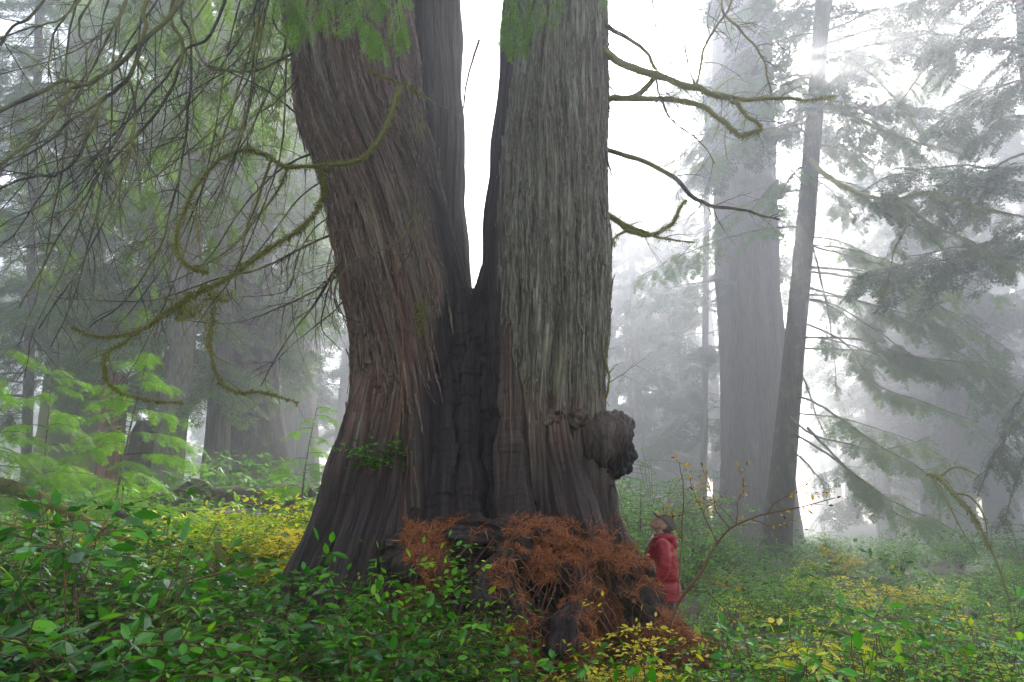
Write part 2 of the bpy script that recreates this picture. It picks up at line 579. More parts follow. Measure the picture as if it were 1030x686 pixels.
LEADERS = {
    'left': rows([(-420, 270, 40, 8.2), (-160, 318, 56, 7.7), (0, 350, 62, 7.5), (100, 362, 61, 7.5), (200, 386, 57, 7.5), (290, 403, 58, 7.5), (350, 410, 56, 7.5), (410, 412, 60, 7.4), (480, 404, 72, 7.3), (540, 396, 86, 7.2), (600, 385, 104, 7.1), (660, 375, 125, 7.0)]),
    'right': rows([(-420, 556, 32, 8.2), (-160, 556, 44, 7.7), (0, 556, 50, 7.5), (130, 551, 56, 7.4), (240, 547, 63, 7.4), (330, 547, 62, 7.4), (410, 548, 62, 7.3), (480, 553, 63, 7.2), (540, 558, 67, 7.15), (600, 566, 76, 7.1), (660, 580, 95, 7.0)]),
    'back': rows([(-420, 420, 24, 9.5), (-160, 426, 30, 9.0), (0, 430, 33, 8.7), (150, 434, 33, 8.5), (280, 440, 33, 8.3), (400, 450, 50, 8.0), (520, 460, 70, 7.8)]),
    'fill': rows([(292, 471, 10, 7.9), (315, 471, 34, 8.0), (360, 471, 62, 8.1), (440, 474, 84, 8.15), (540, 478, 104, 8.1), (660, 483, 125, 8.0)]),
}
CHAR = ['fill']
extra = {
    'ridge': ([(60, 408, 7, 7.75), (140, 416, 9, 7.6), (200, 428, 12, 7.5), (250, 445, 13, 7.5), (290, 460, 12, 7.45), (350, 468, 14, 7.3), (430, 470, 12, 7.2)], 1),
    'ridge2': ([(240, 500, 5, 7.5), (296, 484, 8, 7.45), (380, 490, 14, 7.2), (470, 492, 17, 7.0), (560, 496, 20, 6.6)], 1),
    'col1': ([(330, 436, 9, 7.3), (400, 424, 14, 7.05), (480, 418, 17, 6.85), (560, 408, 24, 6.5), (640, 398, 28, 6.1)], 1),
    'col2': ([(320, 455, 9, 7.35), (390, 448, 14, 7.1), (470, 446, 18, 6.85), (560, 444, 22, 6.4), (640, 440, 26, 6.1)], 1),
    'col3': ([(340, 478, 9, 7.25), (410, 472, 13, 7.05), (480, 470, 17, 6.8), (560, 472, 22, 6.4)], 1),
    'col4': ([(300, 514, 7, 6.95), (400, 515, 12, 6.75), (480, 514, 17, 6.6), (560, 518, 24, 6.3)], .55),
    'but1': ([(380, 372, 15, 7.0), (450, 362, 24, 6.85), (520, 342, 26, 6.7), (570, 320, 22, 6.5), (610, 298, 16, 6.3), (640, 280, 10, 6.1)], 0),
    'but2': ([(400, 395, 16, 6.85), (480, 385, 24, 6.7), (540, 370, 28, 6.45), (600, 348, 26, 6.1), (650, 325, 20, 5.8)], .1),
    'but3': ([(440, 592, 14, 7.1), (500, 600, 19, 7.0), (550, 611, 22, 6.9), (600, 632, 20, 6.75), (640, 672, 15, 6.5), (668, 725, 8, 6.3)], 0),
    'but4': ([(370, 557, 6, 6.95), (430, 560, 14, 6.72), (490, 572, 20, 6.6), (540, 588, 22, 6.4), (590, 612, 24, 6.2), (640, 650, 22, 5.9), (680, 700, 14, 5.6)], .1),
    # the root shelf with the hollow under it
    'shelf1': ([(566, 392, 14, 6.2), (548, 425, 11, 6.0), (538, 462, 9, 5.95), (542, 500, 11, 5.85), (540, 535, 8, 5.95), (552, 575, 12, 5.95), (570, 612, 12, 6.1)], .7),
    'shelf2': ([(558, 420, 16, 6.35), (546, 450, 15, 6.3), (554, 490, 17, 6.2), (544, 520, 14, 6.3), (556, 560, 18, 6.2), (576, 600, 18, 6.25)], .8),
    'shelf3': ([(532, 440, 9, 6.35), (528, 480, 10, 6.3), (530, 530, 10, 6.25), (540, 580, 12, 6.3)], .8),
    'rootA': ([(540, 522, 15, 5.9), (566, 507, 15, 5.75), (590, 497, 19, 5.65), (612, 508, 16, 5.6), (640, 520, 17, 5.55), (675, 528, 18, 5.4)], .7),
    'rootB': ([(545, 440, 14, 5.95), (575, 428, 13, 5.8), (610, 420, 16, 5.7), (650, 400, 20, 5.5), (690, 385, 18, 5.3)], .8),
    'rootC': ([(560, 585, 18, 6.0), (595, 588, 17, 5.8), (630, 578, 18, 5.6), (670, 570, 22, 5.4)], .6),
    'rootD': ([(565, 620, 16, 6.1), (600, 640, 18, 5.9), (640, 672, 17, 5.7), (665, 715, 14, 5.5), (690, 770, 8, 5.3)], .3),
    'rootE': ([(575, 480, 11, 5.9), (600, 478, 10, 5.8), (640, 462, 13, 5.6), (680, 452, 16, 5.4)], .9),
    'rootF': ([(590, 540, 10, 5.95), (620, 548, 9, 5.8), (660, 545, 12, 5.55)], .9),
}
TUBES = [(k, *LEADERS[k], 1.0 if k in CHAR else 0.0) for k in LEADERS]
for k, (rr, ch) in extra.items():
    P, rad = rows(rr, 40)
    if k.startswith('col'):
        w = 1 + .16 * np.sin(np.linspace(0, 26, len(rad)) + rng.uniform(0, 6)) * np.linspace(.3, 1, len(rad))
        rad = rad * w
    if k[:4] in ('root', 'shel'):
        rad = rad * (1 + .4 * pn(np.linspace(0, 7, len(rad)), rng.uniform(0, 9), 0))
    TUBES.append((k, P, rad, ch))
mb = MB()
for k, P, rad, ch in TUBES:
    mb.tube(P, rad, 40)
kb = at(497, 592, 5.55); mb.ball(kb, (.16, .14, .17))
for _ in range(34):
    px_, py_ = rng.uniform(400, 650), rng.uniform(0, 1)
    yy_ = 538 + .18 * max(0, px_ - 540) + 46 * py_
    mb.ball(at(px_, yy_, 6.35 - .45 * rng.random() - .25 * py_), rng.uniform(.06, .17, 3) * np.array([1.2, 1, .8]))
mb.ball(at(505, 570, 5.65), (.1, .1, .1)); mb.ball(at(486, 603, 5.5), (.1, .1, .12))
trunk_me = remeshed(mb, 'trunk', .0135, 10)


def grain_of(V):
    best = np.full(len(V), 1e9); gs = np.zeros((len(V), 3)); who = np.zeros(len(V), int); ths = np.zeros(len(V))
    for idx, (k, P, rad, ch) in enumerate(TUBES):
        lead = k in LEADERS
        Td = norm(np.gradient(P, axis=0))
        arc = np.concatenate([[0], np.cumsum(np.linalg.norm(np.diff(P, axis=0), axis=1))])
        for s0 in range(0, len(V), 60000):
            sl = slice(s0, s0 + 60000)
            v = V[sl]
            if lead:
                o = np.argsort(P[:, 2])
                zz = P[o, 2]
                c = np.stack([np.interp(v[:, 2], zz, P[o, a]) for a in range(3)], -1)
                r = np.interp(v[:, 2], zz, rad[o])
                d = v - c
                d[:, 2] = np.where((v[:, 2] > zz[-1]), v[:, 2] - zz[-1], 0)
                th = np.arctan2(d[:, 0], -d[:, 1])
                a_ = v[:, 2]
                rref = float(np.median(rad))
            else:
                d2 = ((v[:, None] - P[None]) ** 2).sum(-1)
                i = d2.argmin(1)
                d = v - P[i]
                r = rad[i]
                e1 = norm(np.cross(Td[i], np.array([.3, 1, .1])))
                e2 = np.cross(Td[i], e1)
                th = np.arctan2((d * e1).sum(-1), (d * e2).sum(-1))
                a_ = arc[i]
                rref = float(np.mean(rad))
            q = np.linalg.norm(d, axis=1) - r
            m = q < best[sl]
            ii = np.where(m)[0] + s0
            best[ii] = q[m]
            gs[ii] = np.stack([th[m] * rref + idx * 17.3, a_[m], np.full(m.sum(), idx * 3.1)], -1)
            who[ii] = idx
            ths[ii] = th[m]
    return gs, who, ths


V, N = coords(trunk_me)
gs, who, ths = grain_of(V)
names = [t[0] for t in TUBES]
s_, v_, i_ = gs.T
z_ = V[:, 2]
lead = np.isin(who, [0, 1, 2, 3])
base = sstep(3.2, 1.2, z_)
warp = .12 * pn(V[:, 0] * 1.1, V[:, 1] * 1.1, z_ * .4) + .022 * pn(V[:, 0] * 3, V[:, 1] * 3, z_ * .9)
su = s_ + warp
left = who == 0
right = who == 1
# the left leader's bark is twisted
su = np.where(left, su + .12 * v_ + .03 * np.sin(v_ * 1.3), su)
flute = pn(su * 1.5, v_ * .14, i_)
wob = .16 * pn(su * 2.0, v_ * .9, 1.0)
rid1 = np.minimum(np.abs(pn(su * 4.2 + wob, v_ * .22, i_ + 2)) * 3.4, 1)
rid2 = np.minimum(np.abs(pn(su * 9.5 + 1.5 * wob, v_ * .34, i_ + 5)) * 3.0, 1)
rid3 = np.minimum(np.abs(pn(su * 21 + 2 * wob, v_ * .75, i_ + 8)) * 2.2, 1)
lump = pn(s_ * 4.5, v_ * 4.2, i_ + 9)
wave = pn(s_ * 1.2, v_ * 5.5, 3.3)
char_dark = np.array([t[3] for t in TUBES])[who]
edge = .35 * pn(V[:, 0] * 3, V[:, 1] * 3, z_ * .9)
char_dark = np.where(left, sstep(.55, 1.0, ths + edge + .5 * sstep(4.4, 2.6, z_)) * sstep(7.0, 4.6, z_ + edge) , char_dark)
char_dark = np.where(right, sstep(-.55, -.95, ths + edge * .7 - .22 * sstep(4.2, 2.6, z_)), char_dark)  # right stem darker on its left side, with a ragged edge
char_dark = np.where(who == 2, .85 + .2 * edge, char_dark)  # back stem set darker all over
char_dark = np.clip(char_dark + .5 * base * sstep(.1, .5, pn(V[:, 0] * 2, V[:, 1] * 2, z_ * 1.2)), 0, 1)
hard = 1 - .55 * char_dark
disp = .075 * flute * (.5 + .7 * base) * lead + (.070 * (rid1 - .7) + .050 * (rid2 - .7) + .020 * (rid3 - .6)) * hard * np.where(lead, 1, np.where(np.array([n[:4] in ('root', 'shel') for n in names])[who], .35, .8))
disp += char_dark * (.040 * lump + .030 * wave) * sstep(5.2, 3.2, z_)
disp += (right | (names.index('col4') == who)) * .018 * wave * sstep(3.4, 2.0, z_)
# old knots low on the right stem, and scars on the left one
disp += np.where(np.array([n[:4] in ('root', 'shel') for n in names])[who], 1, .15) * (.07 * pn(V[:, 0] * 3.3, V[:, 1] * 3.3, z_ * 3.3) + .035 * pn(V[:, 0] * 9, V[:, 1] * 9, z_ * 9) + .016 * pn(V[:, 0] * 22, V[:, 1] * 22, z_ * 22)) * (1 - lead)
disp += .04 * pn(V[:, 0] * 1.9, V[:, 1] * 1.9, z_ * 1.3)
V2 = V + N * disp[:, None]
set_coords(trunk_me, V2)
put_attr(trunk_me, 'grain', 'FLOAT_VECTOR', gs + np.stack([su - s_ + .04 * wob, 0 * s_, 0 * s_], -1))
green = np.where(right, .35 + .65 * sstep(2.2, 4.5, z_) - .5 * np.clip(pn(V[:, 0] * 1.5, V[:, 1] * 1.5, z_ * .5), 0, 1), .22 * sstep(3, 6, z_))
green = np.clip(green + .15 * pn(su * 6, v_ * .6, 8.8), 0, 1)
alga = np.where(right, .8, .25) * np.ones(len(V))
alga = np.where(np.isin(who, [names.index('col4')]), 1, alga)
lowdark = .9 * sstep(3.4, 1.8, z_)  # trunk and roots get darker towards the bottom
char_dark = np.clip(np.maximum(char_dark, lowdark * np.where(left | right, .8, 1)), 0, 1)
put_attr(trunk_me, 'tint', 'FLOAT_COLOR', np.stack([char_dark, green, alga], -1))
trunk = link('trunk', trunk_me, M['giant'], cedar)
polys = np.empty(len(trunk_me.loops), np.int32); trunk_me.loops.foreach_get('vertex_index', polys)
vox_faces = polys.reshape(-1, 4) if len(polys) == 4 * len(trunk_me.polygons) else None
bvh = BVHTree.FromPolygons(V2.tolist(), [list(p.vertices) for p in trunk_me.polygons] if vox_faces is None else vox_faces.tolist())

# loose strips of bark peeling off the two stems
M['bark_strip'] = bark_mat('peeling_bark', [(.35, (.05, .03, .022)), (.5, (.15, .10, .075)), (.68, (.30, .225, .175))], (60, 60, 6), bdist=.004)
M['bark_strip_grey'] = bark_mat('grey_peeling_bark', [(.35, (.05, .04, .028)), (.5, (.155, .138, .098)), (.68, (.30, .285, .21))], (60, 60, 6), bdist=.004)
gb = np.random.default_rng(91)
for wh, cnt, mt in ((0, 1200, 'bark_strip'), (1, 1500, 'bark_strip_grey')):
    cand = np.where((who == wh) & (char_dark < .7) & (V2[:, 2] > (1.6 if wh == 0 else 3.1)) & (V2[:, 2] < 9.5) & (np.abs(ths) < 2.0))[0]
    sb = MB()
    for i in gb.choice(cand, cnt):
        p = V2[i].copy(); L = gb.uniform(.12, .8) * gb.uniform(.5, 1.2); m_ = 7
        nrm = None; pts = []; ns = []
        d = np.array([0, 0, -1.0])
        for q in range(m_):
            h = bvh.find_nearest(Vector(p))
            nrm = np.array(h[1]); hp = np.array(h[0])
            tw_ = np.cross(nrm, d)
            d2 = norm(d - nrm * np.dot(d, nrm) + tw_ * ((.24 if wh == 0 else 0) + gb.normal() * .05))
            pts.append(hp); ns.append(nrm)
            p = hp + d2 * L / (m_ - 1)
        pts = np.array(pts); ns = np.array(ns)
        lift = .006 + gb.uniform(0, .035) * np.abs(np.linspace(-1, 1, m_) + gb.uniform(-.4, .4)) ** 2
        C = pts + ns * lift[:, None]
        side = norm(np.cross(norm(np.gradient(C, axis=0)), ns))
        w_ = gb.uniform(.004, .017) * np.sin(np.linspace(.35, 2.9, m_)) ** .6
        tilt = ns * gb.uniform(-.5, .5)
        A = C + (side + tilt) * w_[:, None]; B_ = C - (side + tilt) * w_[:, None]
        k_ = np.arange(m_ - 1)
        sb.add(np.stack([A, B_], 1).reshape(-1, 3), np.stack([2 * k_, 2 * k_ + 1, 2 * k_ + 3, 2 * k_ + 2], -1))
    o = sb.build('bark_strips', M[mt], cedar)
    o['kind'] = 'stuff'
    so_ = o.modifiers.new('t', 'SOLIDIFY'); so_.thickness = .005

# burl
mb = MB()
mb.ball(at(606, 444, 6.95), (.29, .33, .30)); mb.ball(at(619, 455, 7.0), (.25, .30, .33)); mb.ball(at(612, 432, 7.05), (.25, .24, .18))
bme = remeshed(mb, 'burl', .014, 6)
V, N = coords(bme)
c = np.array(at(606, 442, 7.05))
d = norm(V - c)
ang = np.arctan2(d[:, 1], d[:, 2]); pol = d[:, 0]
outer = sstep(.25, .75, d[:, 0] * .9 - d[:, 2] * .35)
hol = sstep(.3, .75, d[:, 0] * .75 - d[:, 2] * .65)
disp = .026 * np.minimum(np.abs(pn(pol * 6 + .6 * pn(V[:, 0] * 5, V[:, 1] * 5, V[:, 2] * 5), ang * 1.2, 1)) * 3, 1) + .018 * pn(V[:, 0] * 4, V[:, 1] * 4, V[:, 2] * 4) + outer * .03 * (1 - np.abs(pn(V[:, 0] * 9, V[:, 1] * 12, V[:, 2] * 6))) - .10 * hol + .010 * pn(V[:, 0] * 34, V[:, 1] * 34, V[:, 2] * 20) + hol * .035 * pn(V[:, 0] * 16, V[:, 1] * 16, V[:, 2] * 7)
set_coords(bme, V + N * disp[:, None])
put_attr(bme, 'grain', 'FLOAT_VECTOR', np.stack([pol * .35 + 40 + .05 * pn(V[:, 0] * 6, V[:, 1] * 6, V[:, 2] * 6), ang * .4, 0 * ang], -1))
put_attr(bme, 'tint', 'FLOAT_COLOR', np.stack([np.clip(.72 + .5 * hol, 0, 1), .25 + .4 * outer, .5 * np.ones(len(V))], -1))
link('burl', bme, M['giant'], cedar)
for (px, py, Y, r) in [(553, 424, 6.68, .13), (582, 421, 6.75, .10)]:
    mb = MB().ball(at(px, py, Y), (r * 1.25, r * .8, r), 40, 24)
    kme = mb.mesh('knot')
    V, N = coords(kme)
    c = np.array(at(px, py, Y)); d = norm(V - c)
    rr = np.hypot(d[:, 0], d[:, 2])
    disp = .012 * pn(V[:, 0] * 32, V[:, 1] * 32, V[:, 2] * 26) + .05 * pn(V[:, 0] * 14, V[:, 1] * 14, V[:, 2] * 14)
    set_coords(kme, V + N * disp[:, None])
    put_attr(kme, 'grain', 'FLOAT_VECTOR', np.stack([rr * .1, np.arctan2(d[:, 0], d[:, 2]) * .1, 0 * rr], -1))
    put_attr(kme, 'tint', 'FLOAT_COLOR', np.stack([.45 + 0 * rr, .3 + 0 * rr, .8 + 0 * rr], -1))
    link('knot', kme, M['giant'], cedar)

# broken bark spikes standing off the right stem
for (pts, r) in [([(606, 300, 7.35), (612, 278, 7.3), (611, 250, 7.3), (616, 232, 7.3)], 3.5), ([(607, 262, 7.35), (612, 240, 7.3), (613, 222, 7.3)], 2.5), ([(609, 330, 7.3), (611, 300, 7.3), (609, 285, 7.3)], 3)]:
    P = catmull([at(*p) for p in pts], 14)
    MB().tube(P, lerp_r([r * .011, r * .009, .003], 14), 7, .25).build('bark_splinter', M['bark_dark'], cedar)


# ------------------------------------------------------------------ branches
def twigs(mb, P, rad, count, lmin, lmax, droop=.6, spread=.9, tmin=.15, sub=2, r0=.006, rs=None, out=None):
    """curved bare twigs growing off path P; returns the twig paths"""
    g = rs or rng
    m = len(P)
    T = norm(np.gradient(P, axis=0))
    res = []
    for _ in range(count):
        t = g.uniform(tmin, 1)
        i = min(m - 1, int(t * (m - 1)))
        L = g.uniform(lmin, lmax) * (1.1 - .5 * t)
        side = norm(np.cross(T[i], g.normal(size=3)))
        d = norm(T[i] * g.uniform(.2, .9) + side * spread + np.array([0, 0, -droop * g.uniform(.0, 1)]))
        n = 9
        s = np.linspace(0, 1, n)[:, None]
        bend = norm(np.cross(d, g.normal(size=3))) * g.uniform(-.65, .65) * L
        Q = P[i] + d * s * L + bend * s ** 2 + np.array([0, 0, -1]) * droop * L * .45 * s ** 2
        Q = Q + g.normal(size=Q.shape) * L * .012 * s
        r = min(r0, rad[i] * .6)
        mb.tube(Q, np.linspace(r, r * .3, n), 4, cap=False)
        res.append(Q)
        for _k in range(sub):
            j = g.integers(2, n - 1)
            L2 = L * g.uniform(.25, .55)
            d2 = norm(norm(Q[j] - Q[j - 1]) + g.normal(size=3) * .6 + np.array([0, 0, -droop * .5]))
            Q2 = Q[j] + d2 * np.linspace(0, 1, 6)[:, None] * L2 + np.array([0, 0, -1]) * droop * L2 * .3 * np.linspace(0, 1, 6)[:, None] ** 2
            mb.tube(Q2, np.linspace(r * .5, r * .2, 6), 3, cap=False)
            res.append(Q2)
    return res


def moss_fuzz(P, rad, per_m, smin, smax, hang=.6, lo=0.0):
    n = len(P)
    L = np.linalg.norm(np.diff(P, axis=0), axis=1).sum()
    k = int(L * per_m)
    t = rng.uniform(lo, 1, k) * (n - 1)
    i = np.clip(t.astype(int), 0, n - 2); f = (t - i)[:, None]
    c = P[i] * (1 - f) + P[i + 1] * f
    r = np.interp(t, np.arange(n), rad)[:, None]
    d = norm(rng.normal(size=(k, 3)) + np.array([0, -.25, 0]))
    T = norm(P[i + 1] - P[i])
    d = norm(d - T * (d * T).sum(-1, keepdims=True))
    pos = c + d * r * .8
    D = norm(d * .8 + rng.normal(size=(k, 3)) * .45 + np.array([0, 0, -hang]))
    S = rng.uniform(smin, smax, k) * np.where(rng.random(k) < .12, 1.8, 1)
    return place(NEEDLE if smax > .03 else RHOMB, pos, D, rng.normal(size=(k, 3)), S)


def branch(parent, pts, r0, r1, mat='limb', name='branch', tw=0, tl=(.2, .7), moss=0, msize=(.012, .03), hang=.6, droop=.6, lo=0, n=None, spread=.9, sub=2, tmin=.15, wob=.012):
    P = np.array([at(*p) for p in pts])
    n = n or max(16, 5 * len(pts))
    P = catmull(P, n)
    wv = np.stack([pn(np.linspace(0, n * .3, n), k * 3.7, rng.uniform(0, 50)) for k in range(3)], -1)
    P = P + wv * wob * np.minimum(1, np.linspace(0, 4, n))[:, None]
    rad = np.linspace(r0, r1, n) * (1 + .12 * pn(np.linspace(0, n * .7, n), rng.uniform(0, 50), 0))
    mb = MB()
    mb.tube(P, rad, 8, .05)
    if tw:
        twigs(mb, P, rad, tw, *tl, droop=droop, spread=spread, sub=sub, tmin=tmin)
    o = mb.build(name, M[mat], parent)
    if moss:
        mm = MB(); mm.add(*moss_fuzz(P, rad, moss, *msize, hang=hang, lo=lo))
        mm.build('moss', M['moss'], o)['kind'] = 'stuff'
    return P, rad, o


# long drooping bare branches sweeping down to the left from the left stem
top = [(345, -190, 7.3), (270, -110, 6.6)]
SWEEPS = [
    ([(181, 0, 5.9), (140, 44, 5.8), (117, 67, 5.8), (85, 85, 5.7), (64, 82, 5.7), (0, 111, 5.6), (-60, 140, 5.6)], .030, .016, 16),
    ([(85, 85, 5.7), (70, 90, 5.7), (55, 114, 5.6), (32, 140, 5.5), (0, 166, 5.4), (-50, 200, 5.4)], .022, .013, 12),
    ([(220, 20, 6.2), (186, 50, 6.2), (163, 82, 6.1), (134, 114, 6.0), (111, 140, 6.0), (87, 169, 5.9), (50, 200, 5.8), (0, 228, 5.8)], .019, .008, 18),
    ([(175, 0, 6.0), (183, 44, 6.0), (175, 82, 6.0), (154, 119, 5.9), (125, 149, 5.9), (102, 172, 5.8), (80, 205, 5.8), (58, 240, 5.7), (20, 310, 5.7)], .024, .008, 18),
    ([(149, -5, 5.6), (146, 29, 5.6), (134, 70, 5.6), (117, 90, 5.6), (99, 103, 5.6), (93, 131, 5.6), (76, 160, 5.6), (58, 175, 5.6), (29, 178, 5.5), (-20, 200, 5.5)], .026, .012, 16),
    ([(99, 103, 5.6), (70, 122, 5.5), (50, 140, 5.5), (0, 170, 5.4), (-40, 200, 5.4)], .015, .007, 8),
    ([(185, -5, 6.3), (192, 38, 6.3), (191, 96, 6.3), (186, 140, 6.3), (175, 198, 6.2), (160, 250, 6.2), (128, 300, 6.1), (90, 330, 6.1)], .022, .007, 22),
    ([(131, 82, 5.7), (137, 117, 5.6), (128, 163, 5.5), (112, 205, 5.5), (85, 260, 5.4), (40, 330, 5.4)], .014, .006, 14),
    ([(77, 0, 5.3), (55, 35, 5.3), (50, 73, 5.3), (58, 102, 5.3), (80, 130, 5.3)], .011, .006, 6),
    ([(95, -8, 6.1), (79, 29, 6.1), (87, 52, 6.1), (85, 79, 6.0), (70, 110, 6.0), (66, 150, 6.0)], .016, .007, 7),
    ([(128, 0, 6.4), (102, 35, 6.3), (58, 58, 6.2), (0, 74, 6.1), (-40, 80, 6.0)], .010, .006, 10),
    ([(50, -6, 5.2), (12, 29, 5.2), (-10, 52, 5.2), (-40, 90, 5.2)], .016, .010, 7),
    ([(84, -6, 5.9), (45, 24, 5.8), (20, 30, 5.7), (-30, 50, 5.7)], .012, .008, 7),
    ([(150, 60, 6.4), (120, 130, 6.4), (90, 200, 6.3), (65, 270, 6.2), (35, 330, 6.2), (25, 380, 6.1)], .010, .004, 14),
    ([(66, 150, 6.0), (40, 200, 5.9), (10, 240, 5.9), (-20, 260, 5.9)], .009, .005, 8),
]
for k, (pts, r0, r1, tw) in enumerate(SWEEPS):
    pp = list(pts)
    if pts[0][1] < 25:
        x0, _, Y0 = pts[0]
        pp = [(345, -230 - 6 * k, 7.4), ((345 + x0 * 2) / 3, -120 - 3 * k, (7.4 + Y0 * 2) / 3)] + pp
    branch(cedar, pp, r0 * .92, r1 * .8, 'limb', tw=int(tw * 1.8), tl=(.25, 1.0), droop=.55, sub=3, tmin=.3, wob=.02)

ga = np.random.default_rng(77)
for k in range(16):
    x0 = ga.uniform(60, 330); x1 = x0 - ga.uniform(60, 200); y1 = ga.uniform(120, 400)
    Y0 = ga.uniform(6.0, 7.2)
    mx = x0 - (x0 - x1) * ga.uniform(.1, .35)
    SW = [(340, -260, 7.4), ((x0 + 340) / 2, -140, (7.4 + Y0) / 2), (x0, -10, Y0), (mx, y1 * .45, Y0), ((mx + x1) / 2, y1 * .8, Y0 - .1), (x1, y1, Y0 - .2)]
    branch(cedar, SW, .015, .004, 'limb', tw=24, tl=(.2, .8), droop=.5, sub=3, tmin=.35, wob=.03)

# bare branches low on the left stem's far flank
for pts, r0, r1, tw in [
    ([(352, 262, 7.4), (338, 270, 7.2), (320, 300, 7.0), (290, 340, 6.9), (262, 388, 6.8)], .018, .006, 18),
    ([(352, 258, 7.4), (340, 268, 7.3), (328, 300, 7.2), (324, 330, 7.2), (342, 352, 7.2)], .012, .004, 8),
    ([(345, 232, 7.5), (310, 246, 7.4), (262, 270, 7.3), (220, 280, 7.2), (150, 302, 7.1), (60, 300, 7.0)], .016, .005, 26),
    ([(348, 270, 7.5), (318, 292, 7.6), (280, 310, 7.6), (230, 326, 7.6), (160, 318, 7.6)], .013, .004, 20),
    ([(330, 130, 7.4), (305, 120, 7.3), (270, 92, 7.1), (230, 72, 6.9), (203, 60, 6.8), (186, 20, 6.8)], .014, .006, 10),
    ([(310, 52, 7.2), (290, 56, 7.1), (262, 70, 6.9), (235, 72, 6.8), (208, 66, 6.7), (196, 40, 6.7), (188, -20, 6.7)], .016, .010, 10),
    ([(330, 42, 7.0), (292, 40, 6.9), (275, 20, 6.7), (280, -10, 6.6)], .014, .010, 4),
    ([(330, 150, 7.4), (300, 160, 7.2), (270, 180, 7.0), (240, 215, 6.9), (205, 265, 6.8), (170, 285, 6.8)], .014, .005, 14),
    ([(335, 175, 7.4), (300, 200, 7.2), (262, 250, 7.0), (232, 268, 7.0), (180, 250, 6.9)], .010, .004, 14),
    ([(340, 215, 7.4), (318, 228, 7.3), (300, 256, 7.2), (288, 292, 7.1), (240, 300, 7.0)], .010, .004, 12),
    ([(348, 300, 7.4), (330, 318, 7.3), (296, 345, 7.2), (270, 372, 7.2)], .009, .003, 10),
]:
    branch(cedar, pts, r0, r1, 'limb', tw=tw, tl=(.15, .7), droop=.5, sub=3)

# the looping mossy branches
MOSSY = [
    ([(414, 92, 7.0), (424, 94, 6.75), (403, 84, 6.6), (368, 71, 6.5)], .030, .016, 900, (.012, .03)),
    ([(403, 86, 6.6), (398, 100, 6.5), (390, 122, 6.45), (372, 153, 6.4), (352, 164, 6.4), (318, 166, 6.4), (286, 167, 6.35), (268, 156, 6.3), (250, 151, 6.3), (232, 154, 6.25), (212, 168, 6.2), (192, 198, 6.2), (179, 232, 6.15), (181, 258, 6.1), (194, 270, 6.1), (210, 274, 6.1)], .040, .016, 900, (.012, .032)),
    ([(322, 167, 6.4), (326, 190, 6.4), (318, 212, 6.35), (300, 232, 6.3), (270, 250, 6.3), (240, 272, 6.2), (206, 291, 6.15), (186, 297, 6.1)], .026, .030, 1100, (.014, .04)),
    ([(206, 291, 6.15), (185, 302, 6.1), (160, 318, 6.0), (125, 344, 5.9), (107, 356, 5.85), (105, 374, 5.8), (115, 391, 5.75), (145, 402, 5.75), (184, 406, 5.7)], .022, .008, 700, (.010, .026)),
    ([(190, 300, 6.1), (160, 322, 6.0), (128, 336, 5.95), (95, 338, 5.9), (72, 328, 5.9)], .015, .008, 600, (.010, .026)),
    ([(206, 286, 6.15), (216, 305, 6.1), (212, 345, 6.0), (219, 380, 6.0), (238, 394, 6.0), (262, 394, 6.0), (300, 405, 6.1)], .020, .008, 500, (.010, .026)),
    ([(273, 160, 6.3), (266, 180, 6.35), (256, 210, 6.4), (246, 240, 6.4), (240, 268, 6.45)], .022, .012, 120, (.010, .02)),
    ([(290, 167, 6.35), (280, 190, 6.5), (255, 224, 6.6), (232, 250, 6.6), (205, 266, 6.6), (195, 268, 6.6)], .016, .010, 260, (.010, .022)),
    ([(195, 205, 6.2), (199, 230, 6.2), (202, 262, 6.2)], .006, .004, 400, (.010, .02)),
]
for pts, r0, r1, ms, mz in MOSSY:
    branch(cedar, pts, r0 * .66, r1 * .6, 'limb_moss', moss=int(ms * 1.7), msize=mz, tw=9, tl=(.1, .5), droop=.8, wob=.012)
# a thick beard of moss where the loops meet, and a tassel on the trunk
for (px, py, Y, h, w, k) in [(196, 296, 6.1, .22, .16, 700), (222, 290, 6.15, .12, .12, 380), (424, 302, 6.65, .36, .035, 420), (212, 318, 6.1, .3, .03, 260), (184, 300, 6.1, .2, .05, 260)]:
    p = at(px, py, Y)
    u = rng.uniform(0, 1, k)
    pos = p + np.stack([rng.normal(size=k) * w * (1 - .6 * u), rng.normal(size=k) * w * .4 * (1 - .6 * u), -u * h], -1)
    mm = MB(); mm.add(*place(NEEDLE, pos, np.array([0, 0, -1]) + rng.normal(size=(k, 3)) * .35, rng.normal(size=(k, 3)), rng.uniform(.02, .055, k)))
    mm.build('moss', M['moss'], cedar)['kind'] = 'stuff'

